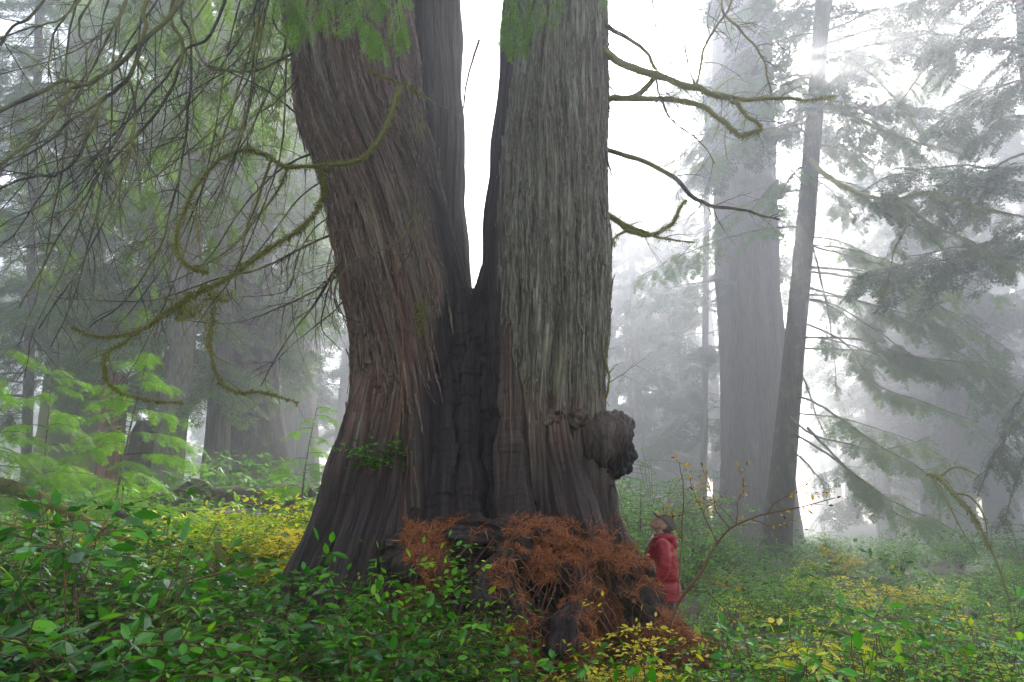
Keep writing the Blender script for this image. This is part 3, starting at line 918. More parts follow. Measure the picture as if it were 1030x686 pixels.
# dead vines and twigs hanging over the trunk's face
for pts, r0, r1, tw in [
    ([(356, 166, 6.45), (352, 200, 6.5), (345, 225, 6.55), (331, 258, 6.5), (330, 285, 6.5), (345, 318, 6.5), (354, 340, 6.55)], .009, .005, 3),
    ([(412, 90, 6.7), (420, 96, 6.65), (425, 130, 6.6), (422, 180, 6.6), (416, 215, 6.6), (400, 243, 6.6), (372, 255, 6.6), (345, 272, 6.6), (336, 300, 6.6), (346, 318, 6.6), (368, 326, 6.62)], .010, .005, 8),
    ([(414, 93, 6.7), (421, 140, 6.6), (413, 190, 6.6), (411, 230, 6.6)], .008, .004, 10),
    ([(398, 258, 6.6), (400, 290, 6.6), (405, 330, 6.6), (404, 380, 6.55), (402, 415, 6.5), (394, 440, 6.5)], .010, .007, 3),
    ([(422, 215, 6.6), (414, 250, 6.6), (404, 270, 6.6), (392, 300, 6.6)], .008, .004, 12),
    ([(353, 226, 6.5), (340, 250, 6.5), (333, 300, 6.5), (342, 335, 6.5)], .006, .003, 3),
    ([(482, 40, 8.4), (470, 80, 8.4), (466, 110, 8.6)], .02, .01, 4),
]:
    branch(cedar, pts, r0, r1, 'stem_red' if tw < 5 else 'limb', 'hanging_vine', tw=tw, tl=(.1, .35), droop=1.0)

# branches on the right stem
for pts, r0, r1, mat, tw, ms in [
    ([(596, 44, 7.4), (606, 50, 7.2), (631, 66, 7.1), (666, 79, 7.0), (700, 88, 7.0), (722, 96, 7.0), (753, 99, 7.0), (790, 98, 7.0), (816, 101, 7.0), (840, 97, 7.0)], .058, .006, 'limb_moss', 10, 500),
    ([(716, 94, 7.0), (735, 99, 7.0), (748, 113, 6.9), (766, 128, 6.9)], .030, .018, 'limb_moss', 3, 500),
    ([(590, 104, 7.4), (606, 101, 7.3), (636, 97, 7.2), (650, 88, 7.1), (659, 78, 7.05)], .042, .030, 'limb_moss', 3, 300),
    ([(628, 99, 7.2), (660, 100, 7.1), (692, 102, 7.0), (714, 112, 6.9), (732, 128, 6.85), (744, 137, 6.8), (754, 134, 6.8), (766, 130, 6.8)], .034, .022, 'limb_moss', 3, 600),
    ([(594, 144, 7.4), (606, 149, 7.3), (636, 158, 7.2), (676, 178, 7.1), (707, 204, 7.0), (730, 208, 7.0), (753, 212, 6.9), (785, 220, 6.9)], .036, .010, 'limb', 5, 0),
    ([(596, 208, 7.4), (612, 216, 7.3), (631, 230, 7.2), (650, 237, 7.1), (672, 228, 7.05), (681, 218, 7.0), (686, 206, 7.0), (690, 202, 7.0)], .034, .014, 'limb_moss', 2, 500),
    ([(612, 216, 7.3), (626, 224, 7.2), (645, 232, 7.15), (668, 240, 7.1), (697, 244, 7.1)], .03, .008, 'limb_moss', 2, 300),
    ([(631, 231, 7.2), (620, 238, 7.1), (617, 248, 7.05)], .018, .008, 'limb_moss', 0, 400),
    ([(592, 20, 7.4), (606, 24, 7.3), (631, 38, 7.2), (650, 52, 7.1), (658, 70, 7.1)], .034, .018, 'limb', 3, 0),
    ([(658, 72, 7.05), (664, 95, 7.0), (676, 120, 7.0), (705, 142, 7.0), (718, 165, 7.0)], .014, .006, 'limb', 7, 0),
    ([(700, 88, 7.0), (712, 40, 7.0), (732, 10, 7.0), (748, -30, 7.0)], .014, .012, 'limb', 8, 0),
    ([(700, 88, 7.0), (690, 55, 7.1), (688, 10, 7.2), (690, -30, 7.2)], .010, .008, 'limb', 6, 0),
    ([(735, -40, 7.0), (726, 8, 7.0), (750, 34, 7.0), (768, 60, 7.0), (776, 92, 7.0)], .016, .010, 'limb', 10, 0),
    ([(604, 408, 7.0), (611, 395, 6.95), (612, 375, 6.95), (607, 352, 6.95), (606, 340, 6.95)], .016, .006, 'limb_moss', 2, 0),
    ([(598, 60, 7.4), (612, 84, 7.3), (622, 98, 7.2)], .016, .006, 'limb', 4, 0),
    ([(602, 104, 7.3), (610, 112, 7.2), (624, 110, 7.2)], .014, .003, 'limb', 4, 0),
]:
    branch(cedar, pts, r0, r1, mat, tw=int(tw * 2.4), tl=(.12, .6), moss=int(ms * 1.3), msize=(.012, .036), droop=.4, sub=3, wob=.028)
p = at(659, 74, 7.05)
mm = MB(); k = 500
mm.add(*place(NEEDLE, p + rng.normal(size=(k, 3)) * .055, rng.normal(size=(k, 3)) + np.array([0, 0, -.5]), rng.normal(size=(k, 3)), rng.uniform(.02, .05, k)))
mm.build('moss', M['moss'], cedar)['kind'] = 'stuff'


# ------------------------------------------------------------------ conifer foliage
def build2(name, a, b, ma, mb_, parent=None):
    """one mesh with foliage (a) and wood (b) in two material slots; quads only"""
    na = sum(len(q) for q in a.Q)
    c = MB()
    if a.V: c.add(np.concatenate(a.V), np.concatenate(a.Q))
    if b.V: c.add(np.concatenate(b.V), np.concatenate(b.Q))
    me = c.mesh(name)
    me.materials.append(M[ma]); me.materials.append(M[mb_])
    idx = np.zeros(len(me.polygons), np.int32); idx[na:] = 1
    me.polygons.foreach_set('material_index', idx)
    o = bpy.data.objects.new(name, me)
    COL.objects.link(o)
    if parent is not None:
        o.parent = parent
        o.matrix_parent_inverse = parent.matrix_basis.inverted()
    return o


def frond(nb, k, wid=.42, lw=.09, ang=55, shape=RHOMB, seed=0, droop=.18):
    """flat feathery spray of unit length along +x"""
    g = np.random.default_rng(seed)
    P, D, N, S = [], [], [], []
    for i in range(nb):
        t = .06 + .9 * i / nb
        for sd in (-1, 1):
            if g.random() < .1: continue
            L = wid * (1 - .75 * t) * g.uniform(.7, 1.15) * (.55 + .45 * min(1, t * 5))
            a = R(ang + g.uniform(-10, 10)) * sd
            d = np.array([math.cos(a), math.sin(a), -.12])
            o = np.array([t, 0, -droop * t * t])
            for j in range(k):
                s = (j + .3) / k
                for s2 in (-1, 1):
                    b = a + s2 * R(g.uniform(32, 55))
                    P.append(o + d * s * L + np.array([0, 0, -.25 * s * s * L]))
                    D.append([math.cos(b), math.sin(b), g.uniform(-.35, .1)])
                    N.append([g.normal() * .25, g.normal() * .25, 1])
                    S.append(lw * g.uniform(.7, 1.25) * (1.1 - .4 * s))
            P.append(o + d * L * .85); D.append(d); N.append([0, 0, 1]); S.append(lw * 1.1)
    for i in range(3):
        P.append([.9 + .03 * i, 0, -droop * .9]); D.append([1, g.normal() * .5, -.2]); N.append([0, 0, 1]); S.append(lw * 1.2)
    return place(shape, np.array(P), np.array(D), np.array(N), np.array(S))


FR_FAR = [frond(7, 3, .5, .15, seed=i) for i in range(4)]
FR_MID = [frond(11, 5, .42, .085, seed=10 + i) for i in range(4)]
FR_HEM = [frond(13, 5, .30, .08, 55, NEEDLE, seed=40 + i, droop=.3) for i in range(4)]
FR_NEAR = [frond(15, 7, .36, .055, 60, NEEDLE if i % 2 else RHOMB, seed=20 + i) for i in range(4)]
for L_ in (FR_FAR, FR_MID, FR_NEAR, FR_HEM):
    for i in range(4):
        a = L_[i]; L_[i] = (a[0], a[1], E3)


def dress(fo, P, n, L, protos, droop=.35, t0=.15, ang=60, roll=.35, g=None, prof=None):
    """hang n fronds along both sides of a bough path"""
    g = g or rng
    m = len(P)
    T = norm(np.gradient(P, axis=0))
    t = np.sort(g.uniform(t0, 1, n))
    i = np.minimum((t * (m - 1)).astype(int), m - 1)
    up = np.array([0, 0, 1.0])
    side = norm(np.cross(T[i], up)) * np.where(np.arange(n) % 2, 1, -1)[:, None]
    a = np.radians(ang + g.uniform(-18, 18, n))[:, None]
    D = norm(T[i] * np.cos(a) + side * np.sin(a) + up * (-droop + g.normal(size=(n, 1)) * .15))
    Nn = up + side * g.normal(size=(n, 1)) * roll + g.normal(size=(n, 3)) * .2
    pr = (.45 + .75 * np.sin(np.pi * np.clip(t, .05, .92))) if prof is None else prof(t)
    S = L * pr * g.uniform(.7, 1.2, n)
    w = g.integers(0, len(protos), n)
    for k in range(len(protos)):
        s = w == k
        if s.any():
            V, Q, _ = place(protos[k], P[i][s], D[s], Nn[s], S[s])
            fo.add(V, Q)
    # tip spray
    V, Q, _ = place(protos[0], P[-2:-1], T[-1:] + up * -droop * .5, up[None], np.array([L * .8]))
    fo.add(V, Q)


def bough_path(o, az, L, rise, sag, n=12, g=None):
    g = g or rng
    s = np.linspace(0, 1, n)
    h = np.array([math.cos(az), math.sin(az), 0])
    q = np.array([-h[1], h[0], 0])
    P = np.asarray(o) + h * (s * L)[:, None]
    P[:, 2] += rise * L * s - sag * L * s ** 2.0
    P += q * (g.uniform(-.2, .2) * L * s ** 2)[:, None]
    P += g.normal(size=P.shape) * L * .008
    return P


def crown(parent, tr, z0, z1, n, l0, l1, protos, ma='needle_far', mw='limb', nfr=14, fl=.7, sag=(.25, .55), rise=(0, .3), az=None, droop=.4, g=None, bare=0.0, wr=1.0):
    g = g or rng
    z0, z1 = 1.9 + (z0 - 1.9) * YS, 1.9 + (z1 - 1.9) * YS
    l0, l1, fl = l0 * YS, l1 * YS, fl * YS ** .5
    fo, wo = MB(), MB()
    zz = tr[:, 2]
    for k in range(n):
        t = (k + g.uniform(0, 1)) / n
        z = z0 + (z1 - z0) * t
        o = np.array([np.interp(z, zz, tr[:, 0]), np.interp(z, zz, tr[:, 1]), z])
        a = g.uniform(0, 2 * np.pi) if az is None else g.uniform(*az)
        L = (l0 + (l1 - l0) * t) * g.uniform(.6, 1.15)
        P = bough_path(o, a, L, g.uniform(*rise), g.uniform(*sag), g=g)
        wo.tube(P, np.linspace((.012 + .010 * L) * wr, .004 * wr, len(P)), 5, cap=False)
        if g.random() < bare:
            twigs(wo, P, np.linspace(.02, .004, len(P)), 8, .15 * L, .35 * L, sub=1, rs=g)
            continue
        dress(fo, P, nfr, fl * L ** .5 * .75, protos, droop, .12, g=g)
    o = build2('crown', fo, wo, ma, mw, parent)
    return o


def trunk_mesh(P, rad, sides=28, flute=.06, rough=.03, fr=3.0, seed=0):
    P = np.asarray(P); m = len(P)
    th = np.linspace(0, 2 * np.pi, sides, endpoint=False)
    X, Y_ = np.cos(th), np.sin(th)
    zz = P[:, 2:3]
    rr = rad[:, None] * (1 + flute * pn(X[None] * fr * .7 + seed * 5.1, Y_[None] * fr * .7, zz * .12) * 1.6 + rough * pn(X[None] * fr * 3, Y_[None] * fr * 3 + seed, zz * 1.1))
    V = np.stack([P[:, 0:1] + rr * X[None], P[:, 1:2] + rr * Y_[None], zz + 0 * rr], -1).reshape(-1, 3)
    i = np.arange(m - 1)[:, None] * sides
    j = np.arange(sides)[None]; j2 = (j + 1) % sides
    Q = np.stack([i + j, i + j2, i + sides + j2, i + sides + j], -1).reshape(-1, 4)
    top = np.array([P[-1]]) ; k = m * sides
    jj = np.arange(sides)
    T = np.stack([np.full(sides, k), (m - 1) * sides + jj, (m - 1) * sides + (jj + 1) % sides], -1)
    return MB().add(np.vstack([V, top]), Q, T)


YS = 1.0


def traced_trunk(name, label, rr, mat, cat='tree', group=None, flute=.06, fr=3.0, n=60, flare=0.0, sides=32, seed=None):
    """rr rows (py, px, halfwidth px, Y) listed top to bottom; continues down to the ground"""
    rr = sorted([(a, b, c_, Y * YS) for a, b, c_, Y in rr], key=lambda a: a[0])
    P, rad = rows(rr, n)
    P, rad = P[::-1], rad[::-1]
    b = P[0]
    g0 = float(gz(b[0], b[1]))
    if b[2] > g0:
        d = P[1] - P[0]; d = d / d[2]
        ex = np.linspace(b[2] - g0 + .3, 0.02, 12)[:, None]
        P = np.vstack([b - d * ex, P]); rad = np.concatenate([np.full(12, rad[0]), rad])
    hh = P[:, 2] - g0
    rad = rad * (1 + flare * np.exp(-np.maximum(hh, 0) / .8))
    t = empty(name, (P[0][0], P[0][1], g0), label, cat, group)
    trunk_mesh(P, rad, sides, flute, .035, fr, seed if seed is not None else rng.uniform(0, 30)).build('trunk', M[mat], t)
    return t, P, rad


# bright hemlock sprays hanging into the top of the frame, on limbs of the giant cedar
def hanging_bough(pts, nfr, fl, mat, parent, r=.012, droop=.75, protos=FR_NEAR, ang=50, name='hanging_bough', t0=.2, r1=.003, woodmat='limb'):
    P = catmull([at(*p) for p in pts], 20)
    fo, wo = MB(), MB()
    wo.tube(P, np.linspace(r, r1, 20), 6, cap=False)
    dress(fo, P, nfr, fl, protos, droop, t0, ang, .5)
    return build2(name, fo, wo, mat, woodmat, parent)


for pts, nf, fl in [
    ([(352, -230, 7.3), (330, -120, 6.2), (316, -30, 5.5), (304, 10, 5.2), (298, 26, 5.15)], 40, .30),
    ([(352, -235, 7.3), (350, -120, 6.0), (352, -30, 5.3), (364, 16, 5.1), (386, 40, 5.05)], 48, .32),
    ([(352, -240, 7.3), (380, -130, 6.0), (394, -30, 5.3), (402, 20, 5.1), (404, 34, 5.1)], 40, .28),
    ([(352, -225, 7.3), (300, -110, 6.0), (284, -30, 5.4), (278, 0, 5.2)], 30, .26),
    ([(352, -238, 7.3), (360, -120, 5.8), (336, -20, 5.2), (326, 14, 5.1)], 34, .28),
    ([(556, -240, 7.3), (530, -120, 6.0), (518, -30, 5.3), (513, 20, 5.1), (510, 40, 5.1)], 46, .30),
    ([(556, -245, 7.3), (550, -120, 6.0), (543, -30, 5.3), (532, 20, 5.1), (526, 36, 5.1)], 42, .28),
    ([(556, -240, 7.3), (585, -130, 6.0), (600, -40, 5.3), (614, 4, 5.1)], 30, .28),
    ([(556, -235, 7.3), (620, -130, 6.2), (646, -40, 5.4), (658, 8, 5.2), (662, 24, 5.2)], 28, .26),
    ([(556, -230, 7.3), (500, -130, 6.0), (480, -40, 5.3), (474, 2, 5.2)], 24, .24),
    ([(352, -238, 7.3), (372, -120, 5.8), (376, -30, 5.2), (384, 6, 5.1)], 34, .26),
    ([(352, -228, 7.3), (310, -120, 5.8), (294, -30, 5.2), (292, 12, 5.1)], 30, .24),
    ([(556, -238, 7.3), (545, -120, 5.8), (522, -30, 5.2), (516, 14, 5.1)], 34, .26),
    ([(556, -236, 7.3), (540, -120, 5.8), (556, -30, 5.2), (560, 8, 5.1)], 28, .24),
    ([(556, -234, 7.3), (600, -120, 5.8), (634, -34, 5.3), (640, 4, 5.2)], 22, .24),
]:
    hanging_bough(pts, int(nf * .55), fl * 1.15, 'needle_bright', cedar, t0=.5, protos=FR_HEM, droop=.9)



# leafy drooping boughs on the far side of the left stem, behind the mossy loops
g0 = np.random.default_rng(17)
for k in range(22):
    x1 = g0.uniform(-30, 330); y1 = g0.uniform(110, 400) - .12 * max(0, 200 - x1)
    x0 = g0.uniform(315, 340); yb = g0.uniform(-260, 60)
    Yb = 7.9; Y1 = g0.uniform(9.5, 13.0)
    pts = [(x0, yb, Yb), (x0 * .72 + x1 * .28, yb * .75 + y1 * .25 - 40, Yb * .65 + Y1 * .35), (x0 * .35 + x1 * .65, yb * .35 + y1 * .65 - 30, Yb * .3 + Y1 * .7), (x1, y1, Y1)]
    hanging_bough(pts, 26, .5, 'needle_old', cedar, r=.018, droop=.7, ang=55, name='leafy_branch', t0=.35, r1=.004)


# ------------------------------------------------------------------ named trees seen behind
FOREST = 'trees standing in the fog'
g1 = np.random.default_rng(11)
YS = 1.6
# right of the giant: the big pale cedar and the leaning hemlock
t, P, rad = traced_trunk('cedar_tree', 'massive pale straight-sided cedar trunk fading into bright fog, behind the person', [(-500, 728, 20, 34.5), (-200, 738, 24, 34.2), (0, 744, 26, 34), (150, 748, 28, 34), (350, 756, 31, 34), (480, 762, 34, 34), (560, 766, 39, 34)], 'bark_brown', flute=.13, fr=4, n=90, sides=60, flare=.15)
crown(t, P, 13, 33, 34, 7, 4, FR_MID, 'needle_far', nfr=18, fl=1.0, g=g1)
YS = 1.75
t2, P2, rad2 = traced_trunk('hemlock_tree', 'slim dark leaning hemlock with long drooping boughs, in front of the pale cedar', [(-560, 868, 5, 17), (-200, 842, 6.5, 17.5), (0, 828, 7.5, 17.6), (170, 815, 8.5, 17.8), (340, 800, 10, 18), (460, 789, 12, 18), (560, 779, 15, 18)], 'bark_dark', flute=.05, n=80, flare=.15)
crown(t2, P2, 11.5, 26, 34, 4.6, 3.4, FR_MID, 'needle_far', nfr=16, fl=.9, g=g1, bare=.3)


def bough_on(tree, pts, nfr, fl, mat, r, r1, droop=.5, protos=FR_MID, ang=60, tw=6, wood='limb', moss=0, t0=.25):
    P = catmull([at(a, b, Y * YS) for a, b, Y in pts], 24)
    fl *= YS * .58; nfr = int(nfr * .8); r *= YS; r1 *= YS
    if protos is FR_MID: protos = FR_NEAR
    P = P + g1.normal(size=P.shape) * .012
    fo, wo = MB(), MB()
    rad = np.linspace(r, r1, 24)
    wo.tube(P, rad, 6, cap=False)
    if tw: 
        for q in twigs(wo, P, rad, tw, .3, 1.1, droop=.7, sub=1, r0=.012, rs=g1, tmin=t0):
            if nfr and len(q) > 7 and g1.random() < .7: dress(fo, q, max(2, nfr // 6), fl * .8, protos, droop, .2, ang, g=g1)
    if nfr: dress(fo, P, nfr, fl, protos, droop, t0, ang, g=g1)
    o = build2('branch', fo, wo, mat, wood, tree)
    if moss:
        mm = MB(); mm.add(*moss_fuzz(P, rad, moss, .03, .08, hang=1.2)); mm.build('moss', M['moss'], o)['kind'] = 'stuff'
    return P


nf = 'needle_far'
nt2 = 'needle_old'
# mossy limb arching toward the camera with the greenest foliage
bough_on(t2, [(815, 160, 17.8), (824, 170, 15), (834, 178, 13), (848, 187, 12), (872, 197, 11.5), (905, 200, 11.2), (930, 193, 11), (960, 200, 10.8), (1000, 212, 10.6), (1050, 222, 10.4)], 46, .85, 'needle_autumn', .06, .012, .35, FR_NEAR, tw=9, wood='limb_moss', moss=260, t0=.35)
bough_on(t2, [(905, 200, 11.2), (915, 220, 11), (900, 250, 10.9), (895, 275, 10.8), (890, 300, 10.8)], 26, .6, 'needle_autumn', .02, .006, .4, FR_NEAR, tw=5, t0=.2)
bough_on(t2, [(905, 200, 11.2), (935, 225, 11), (970, 240, 10.8), (1010, 262, 10.6), (1050, 285, 10.5)], 40, .75, 'needle_autumn', .03, .008, .4, FR_NEAR, tw=7, wood='limb_moss', t0=.15)
bough_on(t2, [(870, 197, 11.5), (890, 215, 11.3), (930, 235, 11.1), (960, 262, 11)], 26, .55, 'needle_autumn', .02, .006, .4, FR_NEAR, tw=4, t0=.15)
bough_on(t2, [(822, 100, 17.6), (850, 112, 15), (880, 128, 14), (920, 142, 13.5), (975, 158, 13)], 10, .7, nf, .05, .012, .5, tw=10, wood='limb_moss', moss=150)
bough_on(t2, [(822, 100, 17.6), (836, 92, 16.6), (860, 72, 16), (886, 62, 15.6), (920, 55, 15.4), (945, 58, 15.2)], 8, .7, nf, .05, .012, .5, tw=10, wood='limb_moss', moss=120)
bough_on(t2, [(820, 104, 17.6), (850, 108, 16.5), (880, 108, 16), (905, 95, 15.8)], 4, .6, nf, .045, .012, .5, tw=10, wood='limb_moss', moss=120)
bough_on(t2, [(820, 110, 17.6), (790, 128, 16.5), (765, 130, 16), (740, 140, 15.8), (712, 128, 15.6)], 6, .6, nf, .04, .01, .6, tw=12, wood='limb_moss', moss=120)
bough_on(t2, [(812, 190, 17.8), (790, 165, 17), (765, 150, 16.5), (735, 145, 16)], 8, .6, nf, .03, .008, .6, tw=10)
for pts, n_, fl in [
    ([(808, 245, 17.9), (855, 258, 17), (895, 270, 16.5), (930, 300, 16)], 16, .8),
    ([(804, 272, 17.9), (865, 280, 17), (915, 290, 16.5), (960, 320, 16), (1010, 360, 15.5)], 34, 1.0),
    ([(802, 286, 17.9), (845, 298, 17.5), (890, 310, 17), (950, 330, 16.6), (1000, 372, 16.4), (1040, 410, 16.2)], 40, 1.1),
    ([(801, 300, 18), (838, 306, 17.5), (885, 335, 17), (922, 359, 16.6), (970, 366, 16.2), (1012, 402, 16)], 34, 1.0),
    ([(796, 340, 18), (860, 341, 17), (912, 358, 16.5), (960, 372, 16.2), (1010, 420, 16)], 34, 1.0),
    ([(798, 320, 18), (850, 345, 17.2), (880, 385, 16.8), (930, 405, 16.4), (985, 425, 16)], 30, .95),
    ([(790, 395, 18), (820, 405, 17), (855, 428, 16), (893, 453, 15.4), (930, 474, 15), (955, 500, 14.6)], 30, .95),
    ([(786, 410, 18), (815, 436, 17.2), (850, 446, 16.6), (880, 452, 16.2), (910, 448, 16), (935, 440, 15.8)], 22, .8),
    ([(788, 430, 18), (830, 455, 17), (858, 476, 16.4), (890, 500, 16), (920, 515, 15.6), (958, 532, 15.2), (985, 560, 15)], 26, 1.1),
    ([(812, 430, 17.3), (850, 470, 16.5), (890, 510, 16.1), (930, 530, 15.8), (965, 555, 15.5)], 18, .9),
    ([(786, 450, 18), (805, 460, 17.6), (822, 478, 17.4), (836, 490, 17.2)], 8, .5),
    ([(812, 225, 17.9), (830, 300, 17.6), (838, 350, 17.4), (842, 400, 17.2)], 8, .6),
    ([(800, 360, 18), (812, 390, 17.8), (822, 420, 17.7), (832, 440, 17.6)], 6, .5),
]:
    bough_on(t2, pts, int(n_ * 1.5), fl, nt2, .032, .007, .6, tw=12)
for k in range(38):
    yb = g1.uniform(20, 430) if k < 26 else g1.uniform(-60, 170); xb = 828 - .09 * yb
    xe = g1.uniform(850, 1060) if k % 5 and k < 26 else g1.uniform(640, 780); sg = g1.uniform(20, 120); Ye = g1.uniform(14, 19)
    pts = [(xb, yb, 17.9), (xb * .7 + xe * .3, yb + sg * .1, 17.9 * .7 + Ye * .3), (xb * .35 + xe * .65, yb + sg * .45, 17.9 * .35 + Ye * .65), (xe, yb + sg, Ye)]
    bough_on(t2, pts, 36, .95, nt2, .025, .006, .6, tw=9)
YS = 1.6

t, P, rad = traced_trunk('thin_tree', 'thin faint trunk standing alone in the fog, right of the burl', [(-300, 716, 2, 40), (100, 712, 3, 40), (370, 709, 3.2, 40), (520, 707, 4, 40)], 'bark_grey', n=50)
crown(t, P, 5, 30, 50, 4.5, 3, FR_FAR, nf, nfr=14, fl=1.0, g=g1)
t, P, rad = traced_trunk('fir_tree', 'straight grey trunk dim in the fog between the far right boughs', [(-300, 940, 6, 36), (0, 950, 8, 36), (300, 960, 9, 36), (480, 966, 11, 36), (540, 968, 14, 36)], 'bark_grey', n=50, flare=.2)
crown(t, P, 6, 28, 54, 5, 3.5, FR_FAR, nf, nfr=16, fl=1.0, g=g1)
t, P, rad = traced_trunk('dark_hemlock', 'dark trunk cut by the right edge, its shadowy boughs reaching in', [(-400, 1030, 10, 14), (0, 1037, 12, 14), (120, 1048, 13, 14), (400, 1070, 15, 14), (560, 1082, 20, 14)], 'bark_dark', n=50)
crown(t, P, 6.8, 16, 26, 3.6, 3.0, FR_MID, nf, nfr=20, fl=.85, g=g1, az=(R(130), R(330)))
for pts, n_, fl in [
    ([(1050, 400, 14), (1025, 420, 13), (1005, 450, 12.6), (985, 492, 12.4)], 26, .7),
    ([(1050, 370, 14), (1030, 395, 12.6), (1015, 425, 12.2), (1004, 470, 12)], 26, .7),
    ([(1050, 420, 14), (1035, 450, 12.6), (1020, 490, 12.4), (1010, 525, 12.3)], 22, .6),
    ([(1040, 60, 14), (985, 40, 13.5), (940, 60, 13), (900, 110, 12.8)], 26, .8),
    ([(1040, 150, 14), (1000, 170, 13.5), (985, 215, 13.2)], 8, .6),
]:
    bough_on(t, pts, n_, fl, nf, .035, .008, .8, tw=9)

# left of the giant
YS = 1.75
t, P, rad = traced_trunk('hemlock_tree', 'slender grey-barked hemlock leaning slightly, in front of the dark stumps', [(-350, 214, 8, 12.6), (0, 202, 10, 12.8), (200, 193, 12, 12.9), (330, 183, 13.5, 13), (420, 174, 14, 13), (505, 165, 15.5, 13)], 'bark_grey', flute=.04, n=60)
crown(t, P, 4.4, 14, 44, 3.0, 2.0, FR_MID, 'needle_old', nfr=22, fl=.75, g=g1, droop=.5)
t, P, rad = traced_trunk('mossy_cedar', 'broad trunk mottled with pale yellow moss, left of the grey hemlock', [(-300, 92, 12, 18), (0, 88, 15, 18), (250, 82, 20, 18), (400, 76, 27, 18), (510, 72, 38, 18)], 'bark_moss', flute=.1, n=60, sides=48)
crown(t, P, 5.4, 18, 40, 4.4, 3.0, FR_MID, 'needle_old', nfr=24, fl=.8, g=g1, droop=.5)
t, P, rad = traced_trunk('red_snag', 'short reddish rotten trunk without bark, beside the mossy cedar', [(376, 118, 7, 13.2), (392, 116, 11, 13.2), (440, 112, 12, 13.2), (508, 108, 14, 13.2)], 'bark_red', 'dead tree', flute=.12, n=30)
t, P, rad = traced_trunk('dark_stump', 'black broken stump between the red snag and the grey hemlock', [(424, 150, 11, 15), (445, 146, 15, 15), (505, 142, 20, 15)], 'bark_dark', 'stump', flute=.2, n=24)
t, P, rad = traced_trunk('old_cedar', 'thick dark cedar with a swollen base, nearest the giant on its left', [(-260, 256, 10, 16), (0, 254, 13, 16), (250, 253, 18, 16), (380, 253, 23, 16), (440, 251, 31, 16), (490, 248, 43, 16), (520, 247, 52, 16)], 'bark_dark', flute=.16, fr=4, n=60, sides=48)
crown(t, P, 4.6, 16, 40, 4.0, 2.6, FR_MID, 'needle_old', nfr=24, fl=.8, g=g1, droop=.5)
t, P, rad = traced_trunk('pale_tree', 'pale slim trunk close beside the left stem, high in the fog', [(-300, 280, 10, 28), (60, 288, 13, 28), (250, 296, 14, 28), (480, 304, 18, 28)], 'bark_brown', n=50)
crown(t, P, 10, 24, 30, 4, 3, FR_FAR, nf, nfr=16, fl=1.0, g=g1)
t, P, rad = traced_trunk('thin_tree', 'thin dark pole of a trunk near the left edge', [(-300, 48, 3, 14), (0, 40, 3.6, 14), (300, 31, 4.5, 14), (480, 26, 5, 14)], 'bark_grey', n=50)
crown(t, P, 3.6, 14, 40, 2.4, 1.8, FR_MID, 'needle_old', nfr=20, fl=.65, g=g1, droop=.45)
t, P, rad = traced_trunk('split_cedar', 'tapering reddish-grey trunk leaning on the old dark cedar', [(-100, 232, 9, 14.6), (200, 226, 10, 14.6), (400, 221, 11, 14.6), (500, 214, 14, 14.6)], 'bark_brown', n=50)
crown(t, P, 5.6, 12, 24, 2.4, 2.0, FR_MID, 'needle_old', nfr=20, fl=.7, g=g1, droop=.5)
YS = 1.0
# young hemlocks with flat, light-green tiers
for (px, Y, h, lab, n_, L) in [(40, 10.5, 3.0, 'young hemlock with flat light-green sprays, at the far left edge', 22, 1.3), (118, 10.0, 3.3, 'young hemlock whose light-green tier crosses the red snag', 24, 1.6), (306, 11.8, 2.7, 'feathery sapling against the left flank of the giant', 18, 1.0), (-22, 8.6, 3.3, 'bright sapling cut by the left edge under the bare branches', 20, 1.4)]:
    b = at(px, 500, Y); z = float(gz(b[0], b[1]))
    t = empty('young_hemlock', (b[0], b[1], z), lab, 'sapling')
    q = np.linspace(0, 1, 20)
    P = np.stack([b[0] + .16 * np.sin(q * 2.5 + px) * q, b[1] + .1 * q, z - .1 + h * q], -1)
    trunk_mesh(P, np.linspace(.026, .005, 20), 8, .02).build('trunk', M['bark_grey'], t)
    crown(t, P, z + .5, z + h * .97, n_, L, L * .35, FR_NEAR, 'needle_bright', nfr=20, fl=.42, g=g1, sag=(.25, .6), rise=(.05, .4), droop=.3, wr=.35)

# far conifers: four kinds, copied with their parts
FAR = []
for k in range(4):
    t = empty('fog_conifer', (0, 0, 0), 'x', 'tree', 'conifers fading into the fog')
    h = [36, 40, 34, 38][k]
    P = np.stack([.3 * np.sin(np.linspace(0, 2, 40) + k), 0 * np.linspace(0, 1, 40), np.linspace(-.5, h, 40)], -1)
    trunk_mesh(P, np.linspace([.5, .75, .42, .6][k], .1, 40) * (1 + .4 * np.exp(-np.linspace(0, 12, 40))), 20, .06, seed=k).build('trunk', M[['bark_grey', 'bark_brown', 'bark_grey', 'bark_brown'][k]], t)
    crown(t, P, [4.5, 8, 3, 6][k], h, 54, 4.6, 1.8, FR_FAR, nf, nfr=13, fl=1.0, g=np.random.default_rng(50 + k), bare=.12)
    FAR.append(t)
FAR_L = {0: 'drooping hemlock fading into the fog', 1: 'tall cedar fading into the fog', 2: 'slim low-branched conifer fading into the fog', 3: 'bushy conifer fading into the fog'}
spots = []
g6 = np.random.default_rng(8)
for px in list(np.arange(606, 760, 24)) + list(np.arange(850, 1180, 46)) + list(np.arange(-120, 330, 110)):
    Y = g6.uniform(95, 140); spots.append(((px + g6.uniform(-8, 8) - 515) / F * Y, Y, px))
for px, Y in [(618, 104), (682, 110), (640, 140), (700, 128), (482, 142), (815, 143), (836, 132), (950, 112), (1000, 100), (1045, 108), (885, 138), (930, 142), (980, 136), (1020, 141), (30, 120), (120, 138), (230, 130)]:
    spots.append(((px - 515) / F * Y, Y, px))
TALL = len(spots)
g2 = np.random.default_rng(5)
